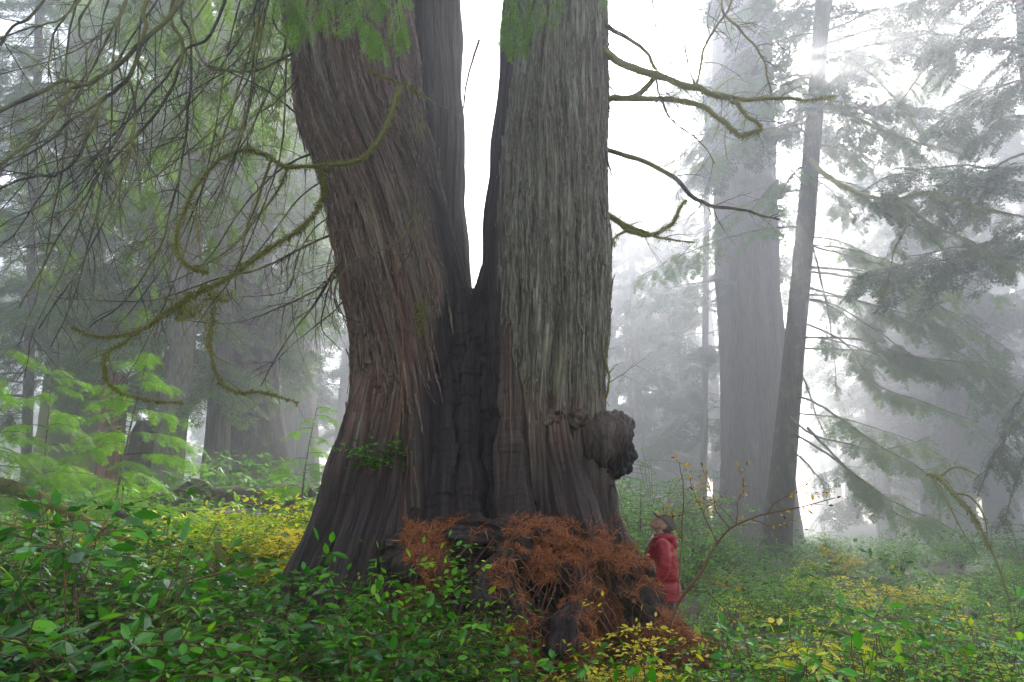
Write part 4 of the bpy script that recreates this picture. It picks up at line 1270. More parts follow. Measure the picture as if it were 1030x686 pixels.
tries = 0
n0 = len(spots)
while len(spots) < n0 + 40 and tries < 4000:
    tries += 1
    Y = g2.uniform(52, 138)
    px = g2.uniform(-120, 1150)
    # leave the bright lanes open where the photograph's sky burns through
    if 738 < px < 842: continue
    if 455 < px < 505 : continue
    if 700 < px < 850: continue
    if px < 300 and (Y < 70 or g2.random() < .72): continue
    if 300 < px < 600 and g2.random() < .6: continue
    if px > 850 and Y < 56: continue
    x = (px - 515) / F * Y
    if all((x - a) ** 2 + (Y - b) ** 2 > 5.0 ** 2 for a, b, _ in spots):
        spots.append((x, Y, px))
for k, (x, Y, px) in enumerate(spots):
    src = FAR[k % 4]
    o = src if k < 4 else copy_tree(src, (0, 0, 0), 0, 1)
    s = float(g2.uniform(1.5, 1.95)) if k < TALL else float(g2.uniform(1.2, 1.7))
    o.location = (x, Y, float(gz(x, Y)) - .1); o.rotation_euler = (0, 0, g2.uniform(0, 6.28)); o.scale = (s, s, s)
    sd = 'left of' if px < 400 else ('behind' if px < 640 else 'right of')
    o['label'] = FAR_L[k % 4] + ' ' + sd + ' the giant cedar'
    o['group'] = o['label'] + ' group'


# ------------------------------------------------------------------ shrubs and undergrowth
g3 = np.random.default_rng(21)
M['yellow_lime'] = leaf_mat('lime_yellow_leaves', [(.30, .42, .01), (.52, .58, .015), (.70, .66, .02), (.75, .60, .02)], .45, .45, .35)


def stem_leaves(fo, P, n, size, shape, t0=.2, flat=.75, g=None, jit=.25, pair=True):
    g = g or g3
    m = len(P)
    t = np.linspace(t0, 1, n) + g.uniform(-.02, .02, n)
    t = np.clip(t, 0, 1)
    i = np.minimum((t * (m - 1)).astype(int), m - 1)
    T = norm(np.gradient(P, axis=0))[i]
    up = np.array([0, 0, 1.0])
    side = norm(np.cross(T, up) + 1e-6) * np.where(np.arange(n) % 2, 1, -1)[:, None]
    D = norm(T * .55 + side * .9 + up * g.normal(size=(n, 1)) * .25 + g.normal(size=(n, 3)) * jit)
    D[-1] = T[-1]
    Nn = up * flat + g.normal(size=(n, 3)) * (1 - flat) * 1.1
    S = size * np.clip(g.normal(.9, .28, n), .35, 1.5)
    V, Q, Tt = place(shape, P[i] + D * .008, D, Nn, S)
    fo.add(V, Q, Tt)


def make_shrub(name, h, r, nst, ntw, nl, size, mat, shape=LEAF, stem='stem', g=None, flat=.75, parent_loc=(0, 0, 0), label='x', group=None, cat='shrub', twl=.32, rad=.005, low=.3):
    g = g or g3
    root = empty(name, parent_loc, label, cat, group)
    o = np.array(parent_loc, float)
    fo, st = MB(), MB()
    for k in range(nst):
        a = g.uniform(0, 2 * np.pi)
        rr = r * math.sqrt(g.uniform(.02, 1))
        hh = h * g.uniform(.6, 1.0) * (1 - .35 * (rr / r) ** 2)
        s = np.linspace(0, 1, 10)
        b = np.array([math.cos(a), math.sin(a), 0])
        P = o + b * (.15 * r) * g.uniform(0, 1) + b * (rr * s ** 1.5)[:, None]
        P[:, 2] += hh * (1.25 * s - .25 * s ** 2.5) - .04
        P += g.normal(size=P.shape) * .012 * s[:, None]
        st.tube(P, np.linspace(rad, rad * .35, 10), 4, cap=False)
        stem_leaves(fo, P, max(3, nl // 2), size, shape, .45, flat, g)
        for q in range(ntw):
            j = int(g.uniform(low, .97) * 9)
            aa = a + g.uniform(-1.9, 1.9)
            L = twl * g.uniform(.5, 1.2) * (.5 + .5 * h)
            s2 = np.linspace(0, 1, 6)[:, None]
            Q = P[j] + np.array([math.cos(aa), math.sin(aa), g.uniform(.0, .45)]) * s2 * L - np.array([0, 0, .18]) * L * s2 ** 2
            st.tube(Q, np.linspace(rad * .5, rad * .25, 6), 3, cap=False)
            stem_leaves(fo, Q, nl, size, shape, .15, flat, g)
    fo.build('foliage', M[mat], root, smooth=False)
    st.build('stems', M[stem], root)
    return root


TOPC = [(-60, 498), (0, 505), (60, 494), (140, 508), (200, 552), (300, 574), (330, 570), (372, 548), (430, 530), (462, 566), (480, 652), (556, 652), (600, 634), (700, 606), (780, 606), (850, 592), (950, 598), (1030, 592), (1100, 590)]


def topc(px):
    return float(np.interp(px, [a for a, b in TOPC], [b for a, b in TOPC]))


PROTO = {}
for kind, (mat, size, shape, nst, ntw, nl, flat, stem) in {
    'salal': ('salal', .064, LEAF, 10, 7, 8, .72, 'stem_red'),
    'dark': ('salal_dark', .068, LEAF, 9, 7, 8, .7, 'stem_red'),
    'bright': ('bright', .054, LEAF_NARROW, 10, 6, 9, .8, 'stem'),
    'huck': ('yellowgreen', .045, LEAF, 11, 7, 10, .75, 'stem'),
    'green': ('bright', .042, LEAF, 12, 7, 11, .75, 'stem'),
}.items():
    for h in (.42, .75, 1.2):
        for v in range(2):
            PROTO[kind, h, v] = dict(name='shrub', h=h, r=.34 + .26 * h, nst=nst + int(4 * h), ntw=ntw, nl=nl, size=size, mat=mat, shape=shape, stem=stem, flat=flat)
MADE = {}
LABELS = {
    'salal': ('salal_shrub', 'glossy mid-green salal shrub with broad oval leaves', 'salal'),
    'dark': ('salal_shrub', 'dark glossy salal shrub with reflective leaves', 'dark salal'),
    'bright': ('leafy_shrub', 'bright green shrub with narrow pointed leaves', 'bright leafy shrubs'),
    'huck': ('huckleberry_bush', 'yellow-green huckleberry bush with small leaves', 'yellow-green huckleberry'),
    'green': ('huckleberry_bush', 'light green huckleberry bush with small leaves', 'light green huckleberry'),
}


def put_shrub(kind, x, y, h, where):
    hs = min((.42, .75, 1.2), key=lambda q: abs(q - h))
    v = int(g3.integers(0, 2))
    key = (kind, hs, v)
    nm, lab, grp = LABELS[kind]
    z = float(gz(x, y)) - .03
    label = lab + ' ' + where
    s = float(np.clip(h / hs, .6, 1.5)) * 1.0
    if key not in MADE:
        d = dict(PROTO[key]); d['name'] = nm
        MADE[key] = make_shrub(label=label, **d)
        o = MADE[key]
        o.location = (x, y, z); o.rotation_euler = (0, 0, g3.uniform(0, 6.28)); o.scale = (s, s, s)
    else:
        o = copy_tree(MADE[key], (x, y, z), float(g3.uniform(0, 6.28)), s, label)
    o['label'] = label
    o['group'] = grp + ' ' + where
    return o


def where_of(px, Y):
    if Y > 7.2:
        return 'behind, left of the giant cedar' if px < 400 else 'in the misty clearing beyond the person'
    if px < 300: return 'in the thicket at lower left'
    if px < 470: return 'before the left roots'
    if px < 690: return 'below the root hollow'
    return 'in the thicket at lower right'


# front thickets
for k in range(170):
    px = -50 + 1130 * ((k * .61803) % 1) + g3.uniform(-20, 20)
    Y = g3.uniform(3.3, 6.0)
    if 455 < px < 700: Y = g3.uniform(3.1, 4.7)
    if 300 < px < 455: Y = g3.uniform(3.6, 5.2)
    yt = topc(px) + g3.uniform(0, 1) ** 1.2 * 80 - 16
    p = at(px, yt, Y)
    z = float(gz(p[0], p[1]))
    h = (p[2] - z) * float(np.interp(px, [170, 240, 700, 760], [1.12, .97, .93, 1.02]))
    if h < .2: continue
    h = min(h, 1.75)
    u = g3.random()
    if px < 300: kind = 'salal' if u < .52 else ('dark' if u < .78 else ('bright' if u < .93 else 'green'))
    elif px < 690: kind = 'salal' if u < .55 else ('dark' if u < .72 else 'bright')
    else: kind = 'bright' if u < .38 else ('green' if u < .68 else ('salal' if u < .9 else 'huck'))
    put_shrub(kind, p[0], p[1], h, where_of(px, Y))
# middle distance, left
for k in range(40):
    px = g3.uniform(-60, 322); Y = g3.uniform(6.8, 13)
    yt = 512 + g3.uniform(-14, 40)
    if px > 190: yt -= 12
    p = at(px, yt, Y); h = p[2] - float(gz(p[0], p[1]))
    if h < .2: continue
    u = g3.random()
    kind = ('huck' if u < .65 else 'green') if px > 165 else ('green' if u < .45 else ('bright' if u < .6 else ('salal' if u < .9 else 'huck')))
    put_shrub(kind, p[0], p[1], min(h, 1.5), where_of(px, Y))
# middle distance, right
for k in range(72):
    px = g3.uniform(700, 1110); Y = g3.uniform(6.3, 17)
    yt = np.interp(Y, [6, 17], [596, 552]) + g3.uniform(-10, 26)
    if px < 740 and Y < 9: continue
    p = at(px, yt, Y); h = p[2] - float(gz(p[0], p[1]))
    if h < .2: continue
    u = g3.random()
    kind = 'green' if u < .6 else ('huck' if u < .78 else 'bright')
    put_shrub(kind, p[0], p[1], min(h, 1.5), where_of(px, Y))

# single plants that stand out
def stand(name, px, ytop, Y, label, cat='shrub', base_px=None, **kw):
    p = at(px, ytop, Y)
    b = at(base_px if base_px is not None else px, ytop, Y)
    z = float(gz(b[0], b[1]))
    return make_shrub(name, max(.3, p[2] - z), parent_loc=(b[0], b[1], z), label=label, cat=cat, **kw)


for px, yt, Y, r, n_ in [(272, 464, 8.4, .8, 40), (322, 480, 8.1, .6, 30), (215, 488, 8.2, .65, 26), (180, 506, 7.6, .55, 22)]:
    lab = {272: 'tall glowing yellow-green huckleberry bush beside the left flank of the trunk', 322: 'yellow huckleberry bush tucked against the left root flare', 215: 'yellow-green huckleberry bush left of the tallest glowing one', 180: 'low yellow-green huckleberry bush in front of the grey hemlock'}[px]
    stand('huckleberry_bush', px, yt, Y, lab, r=r, nst=n_, ntw=9, nl=12, size=.072, mat='yellow' if px == 322 else 'yellowgreen', twl=.42)
stand('leafy_plant', 232, 577, 4.4, 'large-leaved bright green plant with leaves in tiers, front left', 'plant', r=.34, nst=9, ntw=4, nl=8, size=.105, mat='bright', shape=LEAF_NARROW, flat=.85)
stand('leafy_plant', 60, 500, 6.2, 'shrub with pale yellow leaves at its tips, far left', 'shrub', r=.4, nst=8, ntw=4, nl=7, size=.07, mat='yellow', shape=LEAF_NARROW, low=.7)
stand('leafy_plant', 168, 484, 6.3, 'bright green sprig rising above the left thicket', 'shrub', r=.25, nst=6, ntw=5, nl=8, size=.07, mat='bright', low=.5)
stand('yellow_shrub', 622, 580, 4.9, 'yellow-leaved shrub leaning over the right roots', 'shrub', r=.5, nst=16, ntw=7, nl=9, size=.046, mat='yellow', low=.5)
stand('yellow_shrub', 672, 596, 5.0, 'thin shrub of small yellow leaves below the person', 'shrub', r=.4, nst=12, ntw=6, nl=9, size=.042, mat='yellow', low=.5)
stand('yellow_shrub', 798, 584, 4.6, 'sapling with drooping bright yellow-green leaves, right of the arching maple', 'sapling', r=.4, nst=9, ntw=5, nl=7, size=.085, mat='yellow_lime', shape=LEAF_NARROW, low=.5)
stand('yellow_shrub', 578, 640, 4.1, 'low spray of yellow leaves under the root hollow', 'shrub', r=.25, nst=5, ntw=4, nl=7, size=.045, mat='yellow', low=.4)
stand('yellow_shrub', 880, 560, 11, 'pale yellow bush far back in the misty clearing', 'shrub', r=.7, nst=12, ntw=6, nl=9, size=.06, mat='yellow')
stand('yellow_shrub', 838, 545, 19, 'faint orange-yellow bush in the fog beside the leaning hemlock', 'shrub', r=1.0, nst=14, ntw=7, nl=9, size=.09, mat='yellow')
stand('yellow_shrub', 985, 588, 8.5, 'yellow-tinged shrub near the right edge by the dead branch', 'shrub', r=.55, nst=10, ntw=6, nl=9, size=.055, mat='yellow')
# tall pale bushes out in the mist
big = make_shrub('misty_bush', 2.4, 1.3, 26, 9, 10, .11, 'bright', label='x', group='x', twl=.5, rad=.014)
for k, (px, yt, Y) in enumerate([(640, 486, 17), (690, 512, 15), (606, 470, 20), (730, 520, 19), (835, 530, 22), (900, 535, 19), (960, 528, 23), (1020, 520, 20), (655, 450, 27), (700, 470, 30)]):
    p = at(px, yt, Y); z = float(gz(p[0], p[1])); o = big if k == 0 else copy_tree(big, (0, 0, 0), 0, 1)
    sc_ = max(.5, (p[2] - z) / 2.4)
    o.location = (p[0], p[1], z); o.rotation_euler = (0, 0, k * 1.3); o.scale = (sc_,) * 3
    o['label'] = 'tall pale green bush dissolving in the mist ' + ('just behind the person' if px < 760 else 'beyond the leaning hemlock')
    o['group'] = 'misty bushes ' + ('behind the person' if px < 760 else 'beyond the hemlock')
for px, yt, Y, lab in [(648, 604, 4.6, 'yellow shrub at the foot of the mound, nearest the maple stem'), (598, 618, 4.5, 'yellow-leaved shrub low over the right side of the root hollow'), (838, 612, 4.8, 'lime-yellow sprays right of the drooping yellow sapling'), (930, 604, 6.5, 'yellow-lime bush deep in the lower right thicket')]:
    stand('yellow_shrub', px, yt, Y, lab, r=.38, nst=12, ntw=6, nl=8, size=.046, mat='yellow_lime' if px > 700 else 'yellow', low=.4)
for px, yt, Y, mt, lab in [(350, 528, 5.3, 'salal', 'salal shrub climbing in front of the left root flare'), (428, 500, 5.5, 'bright', 'upright bright shrub reaching the litter shelf at its left end'), (400, 520, 5.2, 'bright', 'broad salal shrub between the left roots and the hollow'), (110, 488, 5.6, 'salal', 'tall salal standing above the left thicket, near the stump'), (20, 500, 5.0, 'bright', 'tall bright shrub at the lower left edge'), (905, 585, 5.2, 'bright', 'tall leafy shrub rising from the lower right thicket'), (985, 580, 5.6, 'salal', 'salal shrub standing tall by the right edge'), (760, 615, 4.6, 'salal', 'glossy shrub right of the arching maple stem')]:
    stand('leafy_shrub', px, yt, Y, lab, r=.5, nst=14, ntw=6, nl=7, size=.08 if mt == 'salal' else .065, mat=mt, flat=.72)
# leafy growth on the trunk's left flank
pt = at(372, 470, 6.45)
make_shrub('huckleberry_bush', .42, .34, 12, 5, 7, .05, 'salal', parent_loc=tuple(pt - np.array([0, 0, .02])), label='leafy green huckleberry sprouting from the bark of the left stem', cat='shrub', g=np.random.default_rng(3))

# the arching maple with spotted yellow leaves
b0 = at(668, 660, 5.0); b0[2] = float(gz(b0[0], b0[1]))
mp_ = empty('vine_maple', b0, 'bare arching maple sapling with spotted yellow leaves, right of the person', 'sapling')
fo, st = MB(), MB()
ARCH = [
    ([(668, 668, 5.0), (670, 643, 5.0), (680, 612, 5.0), (706, 572, 5.0), (721, 547, 5.0), (741, 527, 4.95), (771, 517, 4.9), (801, 511, 4.85), (840, 500, 4.8)], .013, .003),
    ([(680, 612, 5.0), (684, 580, 5.1), (685, 542, 5.2), (688, 500, 5.2), (684, 470, 5.2), (680, 462, 5.2)], .007, .002),
    ([(721, 547, 5.0), (712, 525, 5.0), (700, 500, 5.0), (692, 478, 5.0)], .005, .002),
    ([(741, 527, 4.95), (742, 505, 5.0), (748, 490, 5.0), (744, 470, 5.0)], .005, .002),
    ([(735, 532, 4.95), (722, 515, 4.9), (714, 490, 4.9), (706, 468, 4.9)], .004, .002),
    ([(771, 517, 4.9), (786, 502, 4.9), (806, 495, 4.85), (826, 497, 4.8)], .004, .0015),
    ([(755, 522, 4.9), (775, 528, 4.85), (800, 524, 4.8)], .004, .0015),
    ([(685, 542, 5.2), (674, 520, 5.2), (664, 505, 5.2)], .004, .0015),
    ([(700, 580, 5.0), (716, 600, 4.95), (735, 622, 4.9), (742, 660, 4.9)], .004, .002),
    ([(741, 527, 4.95), (722, 508, 4.9), (705, 506, 4.9)], .003, .0015),
    ([(690, 596, 5.0), (720, 588, 4.9), (748, 592, 4.85)], .003, .0015),
]
for k, (pts, r0, r1) in enumerate(ARCH):
    P = catmull([at(*p) for p in pts], 30)
    P += np.stack([pn(np.linspace(0, 9, 30), k * 3.1, j * 7.7) for j in range(3)], -1) * .012
    st.tube(P, np.linspace(r0, r1, 30), 6, cap=False)
    tq = twigs(st, P, np.linspace(r0, r1, 30), 5, .06, .2, droop=.1, sub=0, r0=.002, rs=g3, tmin=.4)
    for q in tq:
        if g3.random() < .8: stem_leaves(fo, q, 3, .034, LEAF_NARROW, .5, .4, g3, .5)
    stem_leaves(fo, P, 12 if k != 1 else 7, .036, LEAF_NARROW, .45, .4, g3, .5)
st.build('stems', M['stem_red'], mp_)
fo.build('foliage', M['yellow_spotted'], mp_, smooth=False)

# the bare mossy branch that droops to the ground at the right
pts = [(934, 476, 13.2), (945, 480, 12.6), (959, 496, 12), (972, 510, 11.6), (985, 530, 11.4), (1000, 560, 11.3), (1012, 592, 11.2), (1016, 612, 11.2), (1010, 640, 11.2)]
b0 = at(1010, 640, 11.2)
db = empty('dead_branch', (b0[0], b0[1], float(gz(b0[0], b0[1]))), 'mossy dead branch arching down to the ground near the right edge', 'branch')
P = catmull([at(*p) for p in pts], 40)
mb = MB(); mb.tube(P, np.linspace(.026, .014, 40), 7)
for q in ([(934, 476, 13.2), (950, 500, 12.4), (968, 534, 12), (985, 560, 11.8)], [(959, 496, 12), (976, 500, 11.8), (990, 520, 11.6), (994, 548, 11.5)], [(945, 480, 12.6), (962, 470, 12.4), (985, 478, 12.3)]):
    Q = catmull([at(*p) for p in q], 24); mb.tube(Q, np.linspace(.022, .006, 24), 6)
    twigs(mb, Q, np.linspace(.02, .006, 24), 6, .2, .6, sub=1, rs=g3)
br = mb.build('limb', M['limb_moss'], db)
mm = MB(); mm.add(*moss_fuzz(P[:24], np.full(24, .035), 900, .015, .05, hang=1.4)); mm.build('moss', M['moss'], br)['kind'] = 'stuff'

# logs and broken stems
def log(name, label, pts, r0, r1, mat, cat='log', moss=0, sides=16):
    P = catmull([at(*p) for p in pts], 40)
    t = empty(name, P.mean(0), label, cat)
    rad = np.linspace(r0, r1, 40) * (1 + .12 * pn(np.linspace(0, 12, 40), 3.3, 1.1))
    mb = MB(); mb.tube(P, rad, sides, .05)
    o = mb.build('wood', M[mat], t)
    if moss:
        mm = MB(); mm.add(*moss_fuzz(P, rad, moss, .015, .045, hang=1.0)); mm.build('moss', M['moss'], t)['kind'] = 'stuff'
    return t


log('mossy_log', 'mossy log lying at the foot of the right root', [(725, 646, 5.6), (760, 664, 5.4), (800, 672, 5.3), (850, 690, 5.1)], .055, .04, 'limb_moss', moss=500)
log('mossy_log', 'moss-hung fallen trunk at the far left edge', [(-60, 486, 9), (0, 488, 9), (40, 500, 8.9), (80, 520, 8.7), (140, 548, 8.4)], .11, .03, 'limb_moss', moss=3000)
log('broken_limb', 'dark broken limb sticking up left of the yellow bushes', [(118, 516, 6.6), (135, 524, 6.5), (150, 536, 6.4), (160, 552, 6.3)], .03, .02, 'limb', 'branch')
log('broken_limb', 'short upright broken stub among the yellow bushes', [(219, 542, 6.2), (220, 556, 6.2), (223, 575, 6.2)], .035, .03, 'limb', 'branch')
log('broken_limb', 'curved dark stub left of the upright stub', [(203, 556, 6.1), (210, 566, 6.1), (214, 578, 6.1)], .025, .02, 'limb', 'branch')
log('fallen_log', 'dark rotten log lying across behind the left thicket', [(110, 516, 14.5), (200, 510, 15), (290, 503, 15.5), (330, 503, 15.5)], .42, .3, 'bark_dark', sides=20)
# root plate of the fallen tree left of the giant
log('root_plate', 'tangled dark root plate between the hemlock and the swollen cedar', [(178, 526, 13.6), (192, 504, 13.8), (205, 490, 14)], .5, .25, 'bark_dark', 'roots', sides=18)

# ------------------------------------------------------------------ litter and low growth
g4 = np.random.default_rng(33)
M['under_far'] = leaf_mat('dim_undergrowth_leaves', [(.02, .08, .008), (.04, .15, .012), (.08, .24, .015), (.16, .30, .02)], .5, .4, .3)
P_, N_ = [], []
n = 110000
xs = g4.uniform(-1.9, 1.75, n); ys = g4.uniform(4.3, 7.2, n)
den = pn(xs * 1.6, ys * 1.6, 7.7) + .5 * pn(xs * 5, ys * 5, 1.7)
for x, y, d in zip(xs, ys, den):
    if d < -.34 + 6 * max(0, -.62 - x): continue
    h = bvh.ray_cast(Vector((x, y, 2.02)), Vector((0, 0, -1)))
    zg = float(0)
    if h[0] is not None and h[1].z > .22 + .35 * g4.random() and h[0].z < 1.70 + .12 * pn(x * 2, y * 2, .5):
        P_.append(h[0]); N_.append(h[1])
# steeper faces of the mound carry trailing fronds
n = 80000
xs = g4.uniform(-.95, 1.45, n); zs = g4.uniform(.1, 1.66, n)
den = pn(xs * 2.1, zs * 2.1, 3.1) + .5 * pn(xs * 6, zs * 6, 8.7)
for x, z, d in zip(xs, zs, den):
    if d < .12: continue
    h = bvh.ray_cast(Vector((x, 3.6, z)), Vector((0, 1, 0)))
    if h[0] is not None and h[0].y < 6.9 and z < 1.75 - .35 * max(0, x - .9):
        P_.append(h[0]); N_.append(h[1])
P_ = np.array(P_); N_ = np.array(N_)
# and the slope running down to the right
n = 16000
gx_ = g4.uniform(.3, 2.3, n); gy_ = g4.uniform(4.7, 7.0, n)
ok = (pn(gx_ * 1.5, gy_ * 1.5, 2.2) > -.3) & (np.hypot(gx_ - .6, (gy_ - 6.2) * 1.1) < 1.75)
gx_, gy_ = gx_[ok], gy_[ok]
P_ = np.vstack([P_, np.stack([gx_, gy_, gz(gx_, gy_) + .01], -1)]); N_ = np.vstack([N_, np.tile([0, 0, 1.0], (len(gx_), 1))])
keep = P_[:, 2] > gz(P_[:, 0], P_[:, 1]) - .02
P_, N_ = P_[keep], N_[keep]
k = len(P_)
D = norm(np.cross(N_, g4.normal(size=(k, 3))) + N_ * g4.normal(size=(k, 1)) * .12 + np.array([.0, -.35, -.15]))
lit = MB(); lit.add(*place(STRIP, P_ + N_ * g4.uniform(.0, .022, (k, 1)), D, N_ + g4.normal(size=(k, 3)) * .5, g4.uniform(.025, .10, k)))
# small fronds among them
s = g4.random(k) < .012
V, Q, _ = place(FR_MID[1], P_[s] + N_[s] * .02, D[s], N_[s] + g4.normal(size=(s.sum(), 3)) * .4, g4.uniform(.06, .14, s.sum()))
lit.add(V, Q)
tag(lit.build('fallen_cedar_fronds', M['litter'], None, False), 'rust-orange carpet of dead cedar fronds over the root shelf', 'litter', kind='stuff')
n = 30000
xs = g4.uniform(-5.5, 6, n); ys = g4.uniform(3, 9.5, n)
zs = gz(xs, ys)
lit = MB()
D = norm(np.stack([g4.normal(size=n), g4.normal(size=n), g4.normal(size=n) * .15], -1))
up = np.tile([0, 0, 1.0], (n, 1))
lit.add(*place(STRIP, np.stack([xs, ys, zs + g4.uniform(.0, .04, n)], -1), D, up + g4.normal(size=(n, 3)) * .4, g4.uniform(.05, .16, n)))
m_ = n // 3
lit.add(*place(LEAF, np.stack([xs[:m_] + .1, ys[:m_], zs[:m_] + .03], -1), D[:m_], up[:m_] + g4.normal(size=(m_, 3)) * .4, g4.uniform(.03, .07, m_)))
tag(lit.build('leaf_litter', M['litter_dark'], None, False), 'damp brown leaf litter covering the forest floor', 'litter', kind='stuff')


def carpet(name, label, n, xr, yr, hfun, size, mat, shape, keepf=None):
    xs = g4.uniform(*xr, n); ys = g4.uniform(*yr, n)
    h = hfun(xs, ys)
    ok = h > .03
    if keepf is not None: ok &= keepf(xs, ys)
    xs, ys, h = xs[ok], ys[ok], h[ok]
    n = len(xs)
    z = gz(xs, ys) + h * g4.uniform(.25, 1, n) ** .6
    D = norm(np.stack([g4.normal(size=n), g4.normal(size=n), g4.normal(size=n) * .35 - .1], -1))
    mb = MB(); mb.add(*place(shape, np.stack([xs, ys, z], -1), D, np.tile([0, 0, 1.0], (n, 1)) + g4.normal(size=(n, 3)) * .45, g4.uniform(*size, n)))
    tag(mb.build(name, M[mat], None, False), label, 'ground cover', kind='stuff')


carpet('ground_cover', 'low dark green leaves carpeting the ground between the shrubs', 26000, (-7, 8), (3, 12), lambda x, y: .1 + .25 * np.clip(pn(x * .9, y * .9, 5.5) + .1, 0, 1), (.03, .07), 'salal', LEAF, lambda x, y: ((x + .3) ** 2 / 3.2 + (y - 6) ** 2 / 2.6) > 1)
carpet('far_undergrowth', 'pale green waist-high undergrowth blurring into the fog at right', 150000, (1.5, 46), (11, 85), lambda x, y: .12 + 1.5 * np.clip(pn(x * .4, y * .4, 2.5) + .15 + .5 * pn(x * 1.3, y * 1.3, 6.5), 0, 1), (.08, .20), 'under_far', RHOMB, lambda x, y: x > .12 * y)
carpet('far_ferns', 'dim green undergrowth in the fog at left', 110000, (-40, -1.5), (10, 56), lambda x, y: .3 + 1.0 * np.clip(pn(x * .35, y * .35, 9.5) + .2, 0, 1), (.09, .2), 'needle_mid', RHOMB, lambda x, y: x < -.12 * y)

# fine dead roots hanging over the hollow
fr = MB()
for k in range(120):
    p = at(g4.uniform(425, 640), g4.uniform(535, 610), g4.uniform(5.45, 5.8))
    d = np.array([g4.normal() * .5, -.15, -1]); L = g4.uniform(.12, .5)
    s_ = np.linspace(0, 1, 8)[:, None]
    Q = p + d * s_ * L + g4.normal(size=(1, 3)) * .12 * s_ ** 2 + g4.normal(size=(8, 3)) * .008
    h = bvh.find_nearest(Vector(p))
    Q = Q + (np.array(h[0]) - p) * .97
    fr.tube(Q, np.linspace(.006, .002, 8) * g4.uniform(.6, 1.5), 4, cap=False)
fr.build('fine_roots', M['stem_red'], cedar)['kind'] = 'stuff'

# ------------------------------------------------------------------ the person
pp = at(667, 600, 7.55)
PX, PY = pp[0], pp[1]
PZ = float(gz(PX, PY))
person = empty('person', (PX, PY, PZ), 'man in a red hooded jacket and cap, looking up at the giant cedar', 'person')
M['skin'] = plain_mat('skin', (.46, .25, .18), .55, (.40, .20, .145), 30)
M['jacket'] = plain_mat('red_shell_fabric', (.24, .001, .005), .45, (.31, .0015, .008), 25, .25, .004)
M['jacket_dark'] = plain_mat('dark_lining', (.018, .018, .024), .8)
M['cap'] = plain_mat('olive_cap_cloth', (.085, .075, .05), .85, (.12, .105, .075), 60)
M['cap_dark'] = plain_mat('dark_cap_brim', (.02, .02, .022), .8)
M['hair'] = plain_mat('brown_hair', (.05, .025, .014), .7, (.09, .045, .025), 90)
M['trousers'] = plain_mat('dark_trousers', (.03, .027, .024), .8, (.045, .04, .035), 40)
M['boots'] = plain_mat('brown_boots', (.05, .03, .02), .6, (.08, .05, .03), 40)
M['glove'] = plain_mat('grey_knit_glove', (.17, .15, .11), .95, (.26, .235, .18), 120, .5, .003)
M['white_mark'] = plain_mat('pale_print', (.6, .58, .58), .6)
HTOP = at(665, 515, 7.55)[2] - PZ
SC = HTOP / 1.76


def loc(p):   # local (x forward = toward the tree, y = his left, z up) -> world
    p = np.asarray(p, float) * SC
    a = R(180 - 8)
    ca, sa = math.cos(a), math.sin(a)
    return np.stack([PX + p[..., 0] * ca - p[..., 1] * sa, PY + p[..., 0] * sa + p[..., 1] * ca, PZ + p[..., 2]], -1)


TILT = R(46)
HC = np.array([-.035, 0, 1.615])
hf = np.array([math.cos(TILT), 0, math.sin(TILT)]); hu = np.array([-math.sin(TILT), 0, math.cos(TILT)])


def hd(f, s, u):
    return HC + hf * f + np.array([0, 1.0, 0]) * s + hu * u


ROTH = np.stack([hf, [0, 1, 0], hu], 1)


def person_mesh(fill, vox, smooth, name, mat, disp=None, parent=person):
    mb = MB(); fill(mb)
    me = remeshed(mb, name, vox, smooth)
    V, N = coords(me)
    if disp is not None:
        V = V + N * disp(V)[:, None]
    set_coords(me, loc(V))
    # loc() mirrors nothing (pure turn), so faces keep their winding
    return link(name, me, M[mat], parent)


def limb(mb, pts, rr, n=18, m=20):
    P = catmull(pts, m); mb.tube(P, lerp_r(rr, m), n); mb.ball(P[0], rr[0]); mb.ball(P[-1], rr[-1])


ARM_L = [(-.01, .185, 1.40), (-.01, .245, 1.26), (.03, .262, 1.13), (.16, .245, 1.085), (.30, .20, 1.075)]
ARM_R = [(-.01, -.185, 1.40), (0, -.24, 1.26), (.04, -.25, 1.13), (.17, -.21, 1.09), (.31, -.12, 1.075)]
LEG = lambda s: [(-.02, .095 * s, .92), (.0, .105 * s, .70), (.015, .11 * s, .49), (-.03, .115 * s, .28), (-.045, .12 * s, .09)]


def hand(mb, wrist, fwd, side, up, thumb):
    wrist = np.array(wrist, float); f = norm(np.array(fwd, float)); sd_ = norm(np.array(side, float)); u = norm(np.array(up, float))
    c = wrist + f * .055
    rot = np.stack([f, sd_, u], 1)
    mb.ball(c, (.055, .042, .018), 16, 10, rot)
    for q, (o, L) in enumerate([(-.033, .072), (-.011, .082), (.011, .077), (.032, .060)]):
        b = c + f * .042 + sd_ * o
        P = [b, b + f * L * .45 + u * .006, b + f * L * .75 - u * .012, b + f * L * .92 - u * .035]
        mb.tube(catmull(P, 10), lerp_r([.0095, .0088, .008, .0065], 10), 8)
    b = c - f * .015 + sd_ * thumb * .036
    mb.tube(catmull([b, b + f * .03 + sd_ * thumb * .028, b + f * .06 + sd_ * thumb * .035 - u * .008], 8), lerp_r([.013, .011, .008], 8), 8)


